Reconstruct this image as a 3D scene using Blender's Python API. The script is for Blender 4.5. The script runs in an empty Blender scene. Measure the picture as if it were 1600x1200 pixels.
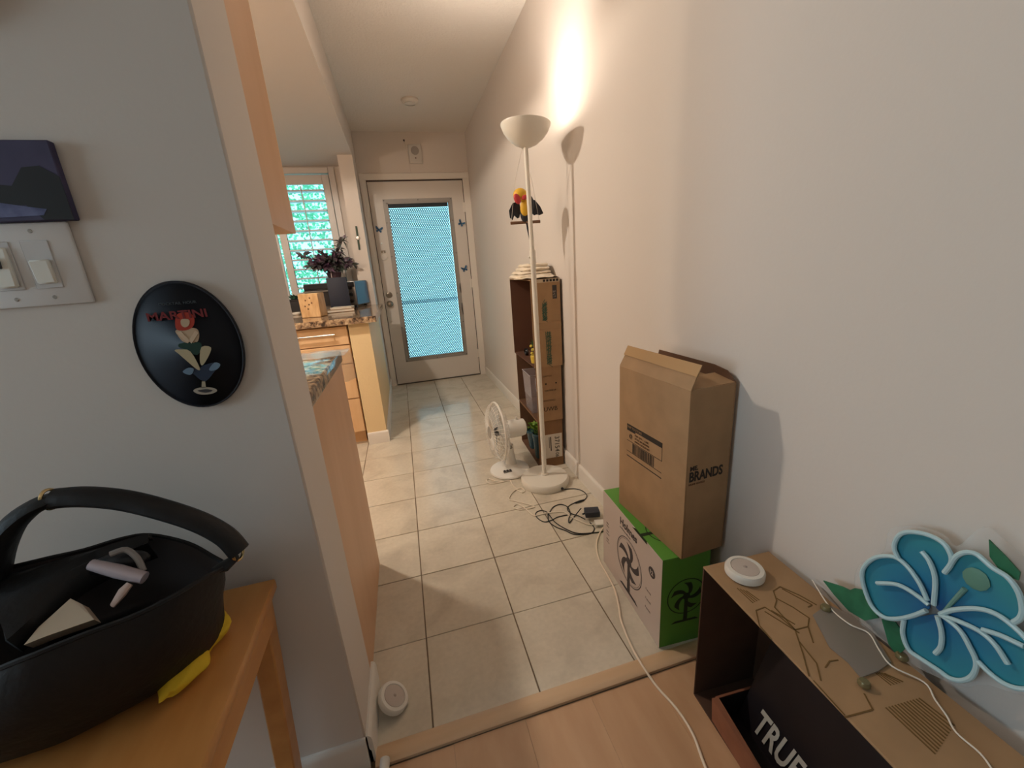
import bpy, bmesh, math, random
from mathutils import Vector, Matrix, noise
random.seed(7)
S = bpy.context.scene
COL = S.collection
PI = math.pi
# ------------------------------------------------------------------ camera
CAM = Vector((0.07533, -1.10238, 1.15594))
RT = Vector((0.9622, -0.2634, -0.0688)); DN = Vector((-0.1373, -0.2515, -0.9581)); FW = Vector((0.2351, 0.9313, -0.2782))
FPX = 628.95
cd = bpy.data.cameras.new('camera'); cam = bpy.data.objects.new('camera', cd); COL.objects.link(cam)
cd.sensor_width = 36; cd.lens = FPX / 1600 * 36; cd.clip_start = .01; cd.clip_end = 100
m = Matrix.Identity(4)
for i in range(3):
    m[i][0] = RT[i]; m[i][1] = -DN[i]; m[i][2] = -FW[i]; m[i][3] = CAM[i]
cam.matrix_world = m
S.camera = cam
S.view_settings.view_transform = 'Standard'; S.view_settings.look = 'None'
S.view_settings.gamma = 1; S.view_settings.use_curve_mapping = False
S.view_settings.exposure = 0.72
# ------------------------------------------------------------------ world and lights
W = bpy.data.worlds.new('sky'); S.world = W; W.use_nodes = True
bg = W.node_tree.nodes['Background']; bg.inputs[0].default_value = (0.42, 0.85, 1.0, 1); bg.inputs[1].default_value = 1.45

def light(name, kind, loc, power, col, size=.2, rot=(0, 0, 0), sy=None):
    l = bpy.data.lights.new(name, kind); l.energy = power; l.color = col
    if kind == 'AREA':
        l.size = size
        if sy: l.shape = 'RECTANGLE'; l.size_y = sy
    else: l.shadow_soft_size = size
    o = bpy.data.objects.new(name, l); COL.objects.link(o); o.location = loc; o.rotation_euler = rot
    return o
q = light('kitchen_ceiling_light', 'SPOT', (-.72, 1.0, 2.14), 40, (1, .88, .74), .045); q.data.spot_size = 3.05; q.data.spot_blend = .1
light('kitchen_wall_light', 'POINT', (-1.6, .42, 1.72), 16, (1, .87, .72), .05)
light('floor_lamp_bulb', 'POINT', (.693, .795, 1.722), 2.4, (1, .88, .76), .05)
q = light('floor_lamp_upward', 'SPOT', (.693, .795, 1.735), 13, (1, .90, .80), .06, (PI, 0, 0)); q.data.spot_size = 2.1; q.data.spot_blend = 1
light('living_window_light', 'AREA', (-2.93, -1.05, 1.35), 11.5, (.76, .86, 1.0), .8, (0, -PI / 2, 0), .9)
light('living_warm_fill', 'POINT', (-1.2, -2.6, 2.2), 1.5, (1, .80, .66), .15)  # added warm fill behind the viewer, no ceiling lamp known there
for nm, c, w, h in (('door_portal', (.36, 3.37, 1.06), .62, 1.55), ('kitchen_window_portal', (-.9, 3.46, 1.5), 1.0, 1.1)):
    q = light(nm, 'AREA', c, 1, (1, 1, 1), w, (-PI / 2, 0, 0), h); q.data.cycles.is_portal = True

# ------------------------------------------------------------------ helpers
def P(px, py, ax, val):
    """survey: point of the plane (axis = value) seen at that pixel of the 1600x1200 frame"""
    a = 'xyz'.index(ax); d = RT * ((px - 800) / FPX) + DN * ((py - 600) / FPX) + FW
    return CAM + d * ((val - CAM[a]) / d[a])
def lin(c):
    return tuple((x / 255 / 12.92 if x / 255 <= .04045 else ((x / 255 + .055) / 1.055) ** 2.4) for x in c)
MATS = {}
def mat(name, rgb, rough=.6, metal=0, var=0, vscale=8, bump=0, bscale=60, trans=0, alpha=1, emit=0, rgb2=None, stretch=None, spec=.5, ior=1.45, det=3, coat=0, sheen=0):
    if name in MATS: return MATS[name]
    M = bpy.data.materials.new(name); M.use_nodes = True; nt = M.node_tree; b = nt.nodes['Principled BSDF']
    c = lin(rgb) + (1,)
    b.inputs['Base Color'].default_value = c; b.inputs['Roughness'].default_value = rough; b.inputs['Metallic'].default_value = metal
    b.inputs['Transmission Weight'].default_value = trans; b.inputs['Alpha'].default_value = alpha; b.inputs['IOR'].default_value = ior
    b.inputs['Specular IOR Level'].default_value = spec; b.inputs['Coat Weight'].default_value = coat
    b.inputs['Sheen Weight'].default_value = sheen
    if emit: b.inputs['Emission Color'].default_value = c; b.inputs['Emission Strength'].default_value = emit
    if var or rgb2 or bump:
        tc = nt.nodes.new('ShaderNodeTexCoord'); mp = nt.nodes.new('ShaderNodeMapping'); nt.links.new(tc.outputs['Object'], mp.inputs[0])
        if stretch: mp.inputs['Scale'].default_value = stretch
    if var or rgb2:
        n = nt.nodes.new('ShaderNodeTexNoise'); n.inputs['Scale'].default_value = vscale; n.inputs['Detail'].default_value = det; nt.links.new(mp.outputs[0], n.inputs[0])
        r = nt.nodes.new('ShaderNodeValToRGB'); nt.links.new(n.outputs[0], r.inputs[0]); r.color_ramp.elements[0].position = .32; r.color_ramp.elements[1].position = .68
        d = lin(rgb2) if rgb2 else tuple(x * (1 - var) for x in c[:3])
        r.color_ramp.elements[0].color = d + (1,); r.color_ramp.elements[1].color = c
        nt.links.new(r.outputs[0], b.inputs['Base Color'])
    if bump:
        n = nt.nodes.new('ShaderNodeTexNoise'); n.inputs['Scale'].default_value = bscale; n.inputs['Detail'].default_value = 3; nt.links.new(mp.outputs[0], n.inputs[0])
        bp = nt.nodes.new('ShaderNodeBump'); bp.inputs['Strength'].default_value = bump; bp.inputs['Distance'].default_value = .004
        nt.links.new(n.outputs[0], bp.inputs['Height']); nt.links.new(bp.outputs[0], b.inputs['Normal'])
    MATS[name] = M
    return M

class MB:
    def __init__(s): s.bm = bmesh.new()
    def merge(s, b, M=None):
        me = bpy.data.meshes.new('t'); b.to_mesh(me); b.free()
        if M is not None: me.transform(M)
        s.bm.from_mesh(me); bpy.data.meshes.remove(me); return s
    def box(s, c, d, b=0, M=None, seg=1):
        t = bmesh.new(); bmesh.ops.create_cube(t, size=1); bmesh.ops.scale(t, vec=d, verts=t.verts)
        if b: bmesh.ops.bevel(t, geom=t.edges[:], offset=b, segments=seg, affect='EDGES', profile=.5)
        T = Matrix.Translation(c)
        if M is not None: T = T @ M
        return s.merge(t, T)
    def ab(s, x0, x1, y0, y1, z0, z1, b=0, seg=1):
        return s.box(((x0 + x1) / 2, (y0 + y1) / 2, (z0 + z1) / 2), (abs(x1 - x0), abs(y1 - y0), abs(z1 - z0)), b, None, seg)
    def bar(s, p0, p1, w, h, b=0):
        p0 = Vector(p0); p1 = Vector(p1); d = p1 - p0
        q = d.to_track_quat('Z', 'Y').to_matrix().to_4x4()
        return s.box((p0 + p1) / 2, (w, h, d.length), b, q)
    def tube(s, pts, r, n=10, closed=False, flat=1):
        pts = [Vector(p) for p in pts]; rings = []; N = len(pts); prev = None
        rr = r if isinstance(r, (list, tuple)) else [r] * N
        for i, p in enumerate(pts):
            a = pts[i - 1] if (i > 0 or closed) else p; c = pts[(i + 1) % N] if (i < N - 1 or closed) else p
            t = (c - a).normalized()
            if prev is None:
                u = t.cross(Vector((0, 0, 1)));
                if u.length < .1: u = t.cross(Vector((1, 0, 0)))
            else: u = prev - t * prev.dot(t)
            u.normalize(); prev = u; v = t.cross(u)
            rings.append([s.bm.verts.new(p + (u * math.cos(k * 2 * PI / n) + v * math.sin(k * 2 * PI / n) * flat) * rr[i]) for k in range(n)])
        for i in range(N if closed else N - 1):
            A, B = rings[i], rings[(i + 1) % N]
            for k in range(n): s.bm.faces.new((A[k], A[(k + 1) % n], B[(k + 1) % n], B[k]))
        if not closed:
            s.bm.faces.new(rings[0][::-1]); s.bm.faces.new(rings[-1])
        return s
    def cyl(s, p0, p1, r0, r1=None, n=24): return s.tube([p0, p1], [r0, r0 if r1 is None else r1], n)
    def lathe(s, prof, n=32, M=None, c=(0, 0, 0)):
        t = bmesh.new(); rings = []
        for r, z in prof:
            rings.append([t.verts.new((r * math.cos(k * 2 * PI / n), r * math.sin(k * 2 * PI / n), z)) for k in range(n)] if r > 1e-6 else [t.verts.new((0, 0, z))])
        for A, B in zip(rings, rings[1:]):
            for k in range(n):
                if len(A) == 1 and len(B) == 1: continue
                if len(A) == 1: t.faces.new((A[0], B[k], B[(k + 1) % n]))
                elif len(B) == 1: t.faces.new((A[k], A[(k + 1) % n], B[0]))
                else: t.faces.new((A[k], A[(k + 1) % n], B[(k + 1) % n], B[k]))
        bmesh.ops.recalc_face_normals(t, faces=t.faces)
        T = Matrix.Translation(c)
        if M is not None: T = T @ M
        return s.merge(t, T)
    def prism(s, pts, vec):
        vec = Vector(vec); pts = [Vector(p) for p in pts]; t = bmesh.new()
        A = [t.verts.new(p) for p in pts]; B = [t.verts.new(p + vec) for p in pts]; n = len(pts)
        t.faces.new(A[::-1]); t.faces.new(B)
        for k in range(n): t.faces.new((A[k], A[(k + 1) % n], B[(k + 1) % n], B[k]))
        bmesh.ops.recalc_face_normals(t, faces=t.faces)
        return s.merge(t)
    def sheet(s, grid, th=0, closed_u=False):
        t = bmesh.new(); V = [[t.verts.new(p) for p in row] for row in grid]
        for i in range(len(V) - 1):
            n = len(V[i])
            for k in range(n if closed_u else n - 1): t.faces.new((V[i][k], V[i][(k + 1) % n], V[i + 1][(k + 1) % n], V[i + 1][k]))
        bmesh.ops.recalc_face_normals(t, faces=t.faces)
        if th: bmesh.ops.solidify(t, geom=t.faces[:], thickness=th)
        return s.merge(t)
    def ico(s, c, sc, sub=2, rot=None):
        t = bmesh.new(); bmesh.ops.create_icosphere(t, subdivisions=sub, radius=1); bmesh.ops.scale(t, vec=sc, verts=t.verts)
        T = Matrix.Translation(c)
        if rot is not None: T = T @ rot
        return s.merge(t, T)
    def leaf(s, base, tip, w, nrm=(0, 0, 1), curl=.15):
        base = Vector(base); tip = Vector(tip); d = tip - base; nrm = Vector(nrm); sd = d.cross(nrm)
        if sd.length < 1e-5: sd = d.cross(Vector((1, 0, 0)))
        sd.normalize(); up = sd.cross(d).normalized(); L = d.length; rows = []
        for t, ww in ((0, .08), (.25, .8), (.5, 1), (.78, .6), (1, .03)):
            c = base + d * t + up * (curl * L * math.sin(t * PI)); rows.append([s.bm.verts.new(c + sd * (-w * ww / 2) + up * w * .12 * ww), s.bm.verts.new(c), s.bm.verts.new(c + sd * (w * ww / 2) + up * w * .12 * ww)])
        for A, B in zip(rows, rows[1:]):
            for k in range(2): s.bm.faces.new((A[k], A[k + 1], B[k + 1], B[k]))
        return s
    def mesh(s, name, m, ang=38):
        bm = s.bm; bmesh.ops.remove_doubles(bm, verts=bm.verts, dist=1e-6)
        for f in bm.faces: f.smooth = True
        ca = math.radians(ang)
        for e in bm.edges:
            if len(e.link_faces) == 2 and e.calc_face_angle(0) > ca: e.smooth = False
        me = bpy.data.meshes.new(name); bm.to_mesh(me); bm.free()
        if m is not None: me.materials.append(m)
        return me
    def build(s, name, m, parent=None, world=False, ang=38):
        me = s.mesh(name, m, ang); o = bpy.data.objects.new(name, me); COL.objects.link(o)
        if world and parent: me.transform(WM(parent).inverted())
        if parent: o.parent = parent
        return o
def WM(o):
    M = Matrix.LocRotScale(o.location, o.rotation_euler.to_quaternion(), o.scale)
    return WM(o.parent) @ M if o.parent else M
def tag(o, label=None, cat=None, group=None, kind=None):
    if label: o['label'] = label
    if cat: o['category'] = cat
    if group: o['group'] = group
    if kind: o['kind'] = kind
    return o
def T(name, label, cat, loc=(0, 0, 0), rz=0, group=None):
    o = bpy.data.objects.new(name, None); COL.objects.link(o); o.location = loc; o.rotation_euler = (0, 0, rz); o.empty_display_size = .05
    return tag(o, label, cat, group)
def part(name, me, parent, loc=(0, 0, 0), rot=(0, 0, 0)):
    o = bpy.data.objects.new(name, me); COL.objects.link(o); o.parent = parent; o.location = loc; o.rotation_euler = rot; return o
def dup(o, parent=None):
    c = o.copy(); COL.objects.link(c); c.parent = parent
    for ch in [x for x in list(o.children)]: dup(ch, c)
    return c
def text(name, s, size, m, parent, origin, xdir, ydir, th=.0004, shear=0, bold=0, sx=1):
    """flat printed lettering as a thin mesh, lower left corner at origin (world)"""
    cu = bpy.data.curves.new(name, 'FONT'); cu.body = s; cu.size = size; cu.extrude = th; cu.shear = shear; cu.offset = bold; cu.resolution_u = 3
    o = bpy.data.objects.new('t', cu); me = bpy.data.meshes.new_from_object(o); bpy.data.objects.remove(o)
    X = Vector(xdir).normalized(); Y = Vector(ydir).normalized(); Z = X.cross(Y)
    M = Matrix.Identity(4)
    for i in range(3): M[i][0] = X[i] * sx; M[i][1] = Y[i]; M[i][2] = Z[i]; M[i][3] = origin[i]
    me.transform(WM(parent).inverted() @ M); me.materials.clear(); me.materials.append(m); me.name = name
    ob = bpy.data.objects.new(name, me); COL.objects.link(ob); ob.parent = parent
    return ob
def smooth(pts, n=8, closed=False):
    pts = [Vector(p) for p in pts]; N = len(pts); out = []
    for i in range(N if closed else N - 1):
        g = lambda k: pts[k % N] if closed else pts[max(0, min(N - 1, k))]
        a, b, c, d = g(i - 1), g(i), g(i + 1), g(i + 2)
        for j in range(n):
            t = j / n; out.append(.5 * ((2 * b) + (c - a) * t + (2 * a - 5 * b + 4 * c - d) * t * t + (3 * b - a - 3 * c + d) * t ** 3))
    if not closed: out.append(pts[-1])
    return out

# ------------------------------------------------------------------ materials
paint = mat('wall_paint', (216, 206, 197), .75, bump=.07, bscale=90)
ceilm = mat('ceiling_texture', (234, 226, 217), .85, bump=1.0, bscale=70)
white_trim = mat('trim_paint', (228, 221, 212), .45)
door_paint = mat('door_paint', (214, 206, 198), .4)
grout = mat('grout', (122, 104, 84), .85)
card = mat('cardboard', (170, 136, 100), .8, var=.14, vscale=14)
card_dark = mat('cardboard_dark', (140, 104, 72), .85, var=.12, vscale=14)  # darker brown board, outside of the bottom carton
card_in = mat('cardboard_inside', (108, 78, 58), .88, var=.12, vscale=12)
ink = mat('black_ink', (45, 38, 32), .7)
maple = mat('maple_veneer', (230, 192, 148), .42, rgb2=(220, 178, 132), vscale=5, stretch=(3, 3, .5))
orange_ven = mat('peninsula_veneer', (216, 174, 138), .45, rgb2=(208, 164, 126), vscale=3, stretch=(3, 3, .5))
steel = mat('brushed_steel', (190, 188, 184), .3, metal=1)
white_pl = mat('white_plastic', (228, 222, 212), .35)
black_pl = mat('black_plastic', (28, 28, 32), .4)

def tile_material():
    M = bpy.data.materials.new('tile_glaze'); M.use_nodes = True; nt = M.node_tree; b = nt.nodes['Principled BSDF']; L = nt.links
    oi = nt.nodes.new('ShaderNodeObjectInfo'); tc = nt.nodes.new('ShaderNodeTexCoord'); add = nt.nodes.new('ShaderNodeVectorMath'); add.operation = 'ADD'
    mul = nt.nodes.new('ShaderNodeVectorMath'); mul.operation = 'SCALE'; mul.inputs['Scale'].default_value = 3.7
    L.new(oi.outputs['Location'], mul.inputs[0]); L.new(mul.outputs[0], add.inputs[0]); L.new(tc.outputs['Object'], add.inputs[1])
    n = nt.nodes.new('ShaderNodeTexNoise'); n.inputs['Scale'].default_value = 5; n.inputs['Detail'].default_value = 5; n.inputs['Distortion'].default_value = .8; L.new(add.outputs[0], n.inputs[0])
    r = nt.nodes.new('ShaderNodeValToRGB'); L.new(n.outputs[0], r.inputs[0]); e = r.color_ramp.elements
    e[0].position = .2; e[0].color = lin((196, 184, 166)) + (1,); e[1].position = .5; e[1].color = lin((220, 209, 190)) + (1,)
    x = e.new(.8); x.color = lin((228, 218, 200)) + (1,)
    n2 = nt.nodes.new('ShaderNodeTexNoise'); n2.inputs['Scale'].default_value = 60; L.new(add.outputs[0], n2.inputs[0])
    mx = nt.nodes.new('ShaderNodeMixRGB'); mx.blend_type = 'MULTIPLY'; mx.inputs[0].default_value = .18; L.new(r.outputs[0], mx.inputs[1]); L.new(n2.outputs[0], mx.inputs[2]); L.new(mx.outputs[0], b.inputs[0])
    b.inputs['Roughness'].default_value = .17; b.inputs['Specular IOR Level'].default_value = .5
    return M
tile_m = tile_material()

def granite():
    M = bpy.data.materials.new('granite'); M.use_nodes = True; nt = M.node_tree; b = nt.nodes['Principled BSDF']; L = nt.links
    tc = nt.nodes.new('ShaderNodeTexCoord'); v = nt.nodes.new('ShaderNodeTexNoise'); v.inputs['Scale'].default_value = 42; v.inputs['Detail'].default_value = 6; v.inputs['Distortion'].default_value = .5; L.new(tc.outputs['Object'], v.inputs[0])
    r = nt.nodes.new('ShaderNodeValToRGB'); L.new(v.outputs[0], r.inputs[0]); e = r.color_ramp.elements
    e[0].position = .36; e[0].color = lin((62, 52, 46)) + (1,); e[1].position = .66; e[1].color = lin((206, 182, 150)) + (1,)
    x = e.new(.46); x.color = lin((128, 104, 84)) + (1,); x = e.new(.55); x.color = lin((168, 140, 110)) + (1,)
    L.new(r.outputs[0], b.inputs[0]); b.inputs['Roughness'].default_value = .08
    return M
gran = granite()

def thin_glass(name, rgb, a, rough=.05):
    return mat(name, rgb, rough, alpha=a, spec=.8)

# ------------------------------------------------------------------ room shell
XR, ZC, YD, YS0, YS1, XS, ZK = .90, 2.46, 3.339, -.314, -.13, -.155, 2.17
XL, YB = -3.0, -4.0
def struct(name, mb, m, label, parent=None):
    o = mb.build(name, m, parent)
    if not parent: tag(o, label, None, None, 'structure')
    return o
# floor: tile parts over a grout bed, wood planks in the living room, a reducer strip between
fl = T('floor', 'cream mottled square floor tiles with brown grout in the hall', None, (0, 0, 0)); tag(fl, kind='structure')
MB().ab(XL, XR, -.29, YD, -.06, -.0025).build('grout', grout, fl)
t = MB().box((0, 0, -.006), (.2962, .2962, .012), .0012).mesh('tile', tile_m)
for i in range(-9, 3):
    for j in range(-1, 12):
        y0, y1 = j * .3, min(j * .3 + .3, YD)
        if y1 <= -.0 and j == -1:
            o = part('tile', t, fl, (i * .3 + .15, -.142, 0)); o.scale = (1, .96, 1)
        elif y1 - y0 < .299:
            o = part('tile', t, fl, (i * .3 + .15, (y0 + y1) / 2, 0)); o.scale = (1, (y1 - y0) / .3, 1)
        else: part('tile', t, fl, (i * .3 + .15, y0 + .15, 0))
wood_fl = mat('laminate_floor', (208, 168, 132), .35, rgb2=(198, 156, 120), vscale=4, stretch=(5, .7, 1))
wf = T('floor', 'pale brown wood laminate floor of the living room in front', None); tag(wf, kind='structure')
MB().ab(XL, XR, YB, -.285, -.06, -.0016).build('underlay', grout, wf)
pk = MB().ab(-.0951, .0951, -.74, .74, -.008, 0, .0003).mesh('plank', wood_fl)
x = XL + .095; k = 0
while x < XR + .05:
    y = -.337 - .74 - (k % 3) * .0
    for q in range(3):
        L = 1.48 if q or k % 3 == 0 else (.55, 1.0)[k % 3 - 1]
        if q == 0: ytop = -.337
        o = part('plank', pk, wf, (x, ytop - L / 2, 0)); o.scale = (1, L / 1.4825, 1); ytop -= L + .0015
    x += .1905; k += 1
thr = MB()
thr.prism([(0, -.335, 0), (0, -.335, .009), (0, -.330, .012), (0, -.300, .011), (0, -.284, .002), (0, -.284, 0)], (XR - XS - .012, 0, 0))
o = struct('trim_1', thr, mat('reducer_strip', (216, 184, 150), .35, rgb2=(206, 172, 136), vscale=5, stretch=(.6, 6, 6)), 'narrow light wood threshold strip between tile and laminate floor'); o.location = (XS + .012, 0, 0)

# walls
struct('wall_right', MB().ab(XR, XR + .1, YB, YD + .1, 0, ZC), paint, 'long bare off white wall on the right of the hall')
w = MB()                                                        # far wall with door and window openings
DX0, DX1, DH = -.098, .832, 2.045
WX0, WX1, WZ0, WZ1 = -1.45, -.40, 1.0, 2.12
for x0, x1, z0, z1 in ((XL, WX0, 0, ZC), (WX0, WX1, 0, WZ0), (WX0, WX1, WZ1, ZC), (WX1, DX0, 0, ZC), (DX0, DX1, DH, ZC), (DX1, XR, 0, ZC)):
    w.ab(x0, x1, YD, YD + .12, z0, z1)
struct('wall_back', w, paint, 'far off white wall holding the front door and kitchen window')
struct('wall_left', MB().ab(XL, XS, YS0, YS1, 0, ZC, .004), paint, 'near wall stub whose grey front carries the light switches')
struct('wall_pillar', MB().ab(-.285, -.163, 2.95, YD, 0, ZK), paint, 'short off white wall between kitchen window and front door')
struct('wall_half', MB().ab(-.292, -.160, 1.77, 2.95, 0, .868), mat('half_wall_paint', (232, 206, 160), .6, bump=.2, bscale=90), 'low half wall carrying the end of the granite counter')
w = MB()
for y0, y1, z0, z1 in ((YB, -1.75, 0, ZC), (-.40, YD + .1, 0, ZC), (-1.75, -.40, 0, .70), (-1.75, -.40, 2.0, ZC)): w.ab(XL - .1, XL, y0, y1, z0, z1)
struct('wall_kitchen', w, paint, 'left side wall of the kitchen and living room')
struct('wall_rear', MB().ab(XL, XR, YB - .1, YB, 0, ZC), paint, 'rear wall of the living room behind the viewer')
struct('ceiling', MB().ab(XL, XR, YB, YD, ZC, ZC + .1), ceilm, 'textured off white ceiling above the hall')
struct('ceiling', MB().ab(XL, -.163, YS1, YD, ZK, ZC + .001, 0), paint, 'lower dropped ceiling over the kitchen')

# baseboards: rounded top profile
def board(name, p0, p1, nrm, label, h=.088, th=.013, ext=0):
    p0 = Vector(p0); p1 = Vector(p1); n = Vector(nrm)
    prof = [(0, 0), (th, 0), (th, h - .014), (th * .8, h - .005), (th * .4, h), (0, h)]
    mb = MB().prism([p0 + n * a + Vector((0, 0, z)) for a, z in prof], p1 - p0)
    return mb if name is None else struct(name, mb, white_trim, label)
board('baseboard_right', (XR, -3.9, 0), (XR, YD - .02, 0), (-1, 0, 0), 'cream baseboard along the right wall')
b = board(None, (XS, YS0, 0), (XS, YS1 + .02, 0), (1, 0, 0), '')
b.merge(board(None, (XL, YS0, 0), (XS, YS0, 0), (0, -1, 0), '').bm)
struct('baseboard_left', b, white_trim, 'cream baseboard around the foot of the near wall stub')
b = board(None, (-.292, 1.77, 0), (-.160 + .013, 1.77, 0), (0, -1, 0), '')
b.merge(board(None, (-.160, 1.77, 0), (-.160, 2.95, 0), (1, 0, 0), '').bm).merge(board(None, (-.163, 2.95, 0), (-.163, YD, 0), (1, 0, 0), '').bm)
struct('baseboard_middle', b, white_trim, 'cream baseboard around the foot of the half wall')
struct('trim_2', MB().tube([(XS + .035, YS0 - .012, .012), (XS + .022, YS0 - .2, .012)], .012, 10), white_trim, 'short white rounded trim piece on the floor at the wall stub corner')

# ------------------------------------------------------------------ front door
dr = T('door_1', 'white front door with tall glass pane behind a metal mesh grille', None, (-.092, YD, 0)); tag(dr, kind='structure')
DW, DT = .918, .04
GX0, GX1, GZ0, GZ1 = .150, .768, .275, 1.845
d = MB()
for x0, x1, z0, z1 in ((0, GX0, .012, 2.032), (GX1, DW, .012, 2.032), (GX0, GX1, .012, GZ0), (GX0, GX1, GZ1, 2.032)): d.ab(x0, x1, 0, DT, z0, z1)
d.build('door_panel', door_paint, dr)
gm = mat('door_glass', (225, 245, 250), .05, trans=1, ior=1.02)
MB().ab(GX0 - .001, GX1 + .001, .022, .028, GZ0, GZ1).build('pane', gm, dr)
fr = MB(); fx0, fx1, fz0, fz1 = GX0 - .03, GX1 + .03, GZ0 - .03, GZ1 + .03
for x0, x1, z0, z1 in ((fx0, GX0 + .012, fz0, fz1), (GX1 - .012, fx1, fz0, fz1), (GX0 + .012, GX1 - .012, fz0, GZ0 + .012), (GX0 + .012, GX1 - .012, GZ1 - .012, fz1)): fr.ab(x0, x1, -.004, 0, z0, z1)
for x0, x1, z0, z1 in ((GX0 + .004, GX0 + .016, GZ0, GZ1), (GX1 - .016, GX1 - .004, GZ0, GZ1), (GX0, GX1, GZ0 + .004, GZ0 + .016), (GX0, GX1, GZ1 - .016, GZ1 - .004)): fr.ab(x0, x1, -.010, -.003, z0, z1, .002)
grille_m = mat('grille_frame_metal', (158, 153, 148), .5, metal=.3)
fr.build('grille_frame', grille_m, dr)
MB().ab(GX0 + .016, GX1 - .016, .008, .020, GZ1 - .05, GZ1 - .010).build('weather_strip', mat('dark_seal', (38, 46, 52), .6), dr)
g = MB(); w_, h_ = .0195, .033; gx0, gx1, gz0, gz1 = GX0 + .012, GX1 - .012, GZ0 + .012, GZ1 - .044
nr = int((gz1 - gz0) / (h_ / 2)); nc = int((gx1 - gx0) / w_) + 1
V = {}
def gv(x, z, y):
    k = (round(x, 5), round(z, 5), y)
    if k not in V: V[k] = g.bm.verts.new((x, y, z))
    return V[k]
for c in range(nc):                                              # expanded metal: crossing slanted strands
    for r in range(nr):
        for s_ in (0, 1):
            e0, e1 = (r % 2) * w_ / 2, ((r + 1) % 2) * w_ / 2
            xa, xb = (gx0 + c * w_ + e0, gx0 + c * w_ + e1) if not s_ else (gx0 + (c + 1) * w_ - e0, gx0 + (c + 1) * w_ - e1)
            if max(xa, xb) > gx1: continue
            za = gz0 + r * h_ / 2; zb = za + h_ / 2; q = .0042
            A = [g.bm.verts.new(v) for v in ((xa - q, -.002, za), (xa + q, .000, za), (xb + q, .000, zb), (xb - q, -.002, zb))]
            g.bm.faces.new(A)
    for r in range(0, nr + 1):
        x2 = gx0 + (c + .5) * w_
gb = g.build('mesh_grille', mat('grille_mesh_metal', (46, 98, 106), .6), dr); tag(gb, kind='stuff')
scr = MB().lathe([(0, -.0025), (.0035, -.002), (.005, 0)], 10, Matrix.Rotation(PI / 2, 4, 'X') @ Matrix.Scale(-1, 4, (0, 0, 1))).mesh('screw', mat('screw_dark', (84, 74, 68), .5))
for x, z in [(fx0 + .012, fz0 + .012), (.459, fz0 + .012), (fx1 - .012, fz0 + .012), (fx0 + .012, fz1 - .012), (.459, fz1 - .012), (fx1 - .012, fz1 - .012)] + [(xx, zz) for xx in (fx0 + .012, fx1 - .012) for zz in (.62, .98, 1.34, 1.66)]:
    part('screw', scr, dr, (x, -.0045, z))
RX = Matrix.Rotation(PI / 2, 4, 'X')
hard = mat('satin_nickel', (150, 142, 132), .3, metal=1)
o = MB().lathe([(0, .018), (.018, .018), (.020, .010), (.030, .008), (.033, 0)], 28, RX).build('deadbolt', hard, dr); o.location = (.050, 0, .967)
MB().box((0, -.022, 0), (.008, .010, .024), .002).build('thumb_turn', hard, o)
o = MB().lathe([(0, .052), (.020, .050), (.027, .042), (.027, .030), (.014, .020), (.012, .008), (.032, .006), (.034, 0)], 28, RX).build('door_knob', hard, dr); o.location = (.045, 0, .877)
MB().lathe([(0, .055), (.006, .054), (.007, .05)], 12, RX).build('lock_button', hard, o)
o = MB().lathe([(0, .003), (.008, .003), (.010, 0)], 18, RX).build('peephole', mat('peephole_glass', (235, 240, 240), .15), dr); o.location = (.052, 0, 1.472)
o = MB().ab(-.022, .022, -.004, 0, -.012, .012, .0015).build('slide_plate', hard, dr); o.location = (.056, 0, 1.392)
MB().tube([(-.022, -.007, 0), (.022, -.007, 0)], .0035, 8).build('slide_bolt', hard, o)
for k, z in enumerate((.25, 1.02, 1.78)):
    o = MB().cyl((0, 0, -.045), (0, 0, .045), .006, n=10).ab(-.016, .0, .001, .003, -.045, .045).build('hinge', white_trim, dr); o.location = (DW + .002, -.004, z)
for z0, z1 in ((.93, 1.03), (.70, .82)):                          # dark streaks are lever hooks on the right of the grille
    MB().tube([(fx1 - .006, -.008, z1), (fx1 - .010, -.012, (z0 + z1) / 2), (fx1 - .004, -.008, z0)], [.004, .007, .003], 8).build('grille_clip', mat('clip_grey', (92, 90, 92), .4, metal=.6), dr)
MB().ab(0, DW, -.006, .045, 0, .010, .002).build('sill', mat('sill_metal', (90, 82, 74), .5, metal=.4), dr)
rg = T('hanging_ring', 'white ring hanging on the door beneath the peephole', 'ring', (-.034, YD - .006, 1.345))
MB().tube([(math.cos(a * PI / 12) * .033, -.003, math.sin(a * PI / 12) * .033) for a in range(24)], .0035, 8, True).build('ring', white_pl, rg)
MB().tube([(0, -.004, .034), (0, -.006, .05)], .003, 8).build('loop', white_pl, rg)
# casing
c = MB(); CW = .058
c.prism([(DX0, YD, 0), (DX0 - CW * .35, YD - .012, 0), (DX0 - CW, YD - .014, 0), (DX0 - CW, YD, 0)], (0, 0, DH + CW))
c.ab(DX1, XR - .002, YD - .012, YD, 0, DH + CW)
c.ab(DX0 - CW, XR - .002, YD - .013, YD, DH + .001, DH + CW, .003)
c.ab(DX0, -.093, YD - .002, YD + .06, 0, DH); c.ab(.828, DX1, YD - .002, YD + .06, 0, DH); c.ab(DX0, DX1, YD - .002, YD + .06, 2.035, DH)
struct('trim_3', c, white_trim, 'white casing around the front door')
c = MB()
for x0, x1, z0, z1 in ((DX0, -.0925, 0, 2.038), (.8265, DX1, 0, 2.038), (DX0, DX1, 2.033, DH)): c.ab(x0, x1, YD - .0035, YD - .001, z0, z1)
struct('trim_4', c, mat('gap_shade', (74, 58, 50), .8), 'thin dark strips painted for the shaded gap around the front door leaf')  # dark colour paints the shade in the gap round the door leaf
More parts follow.
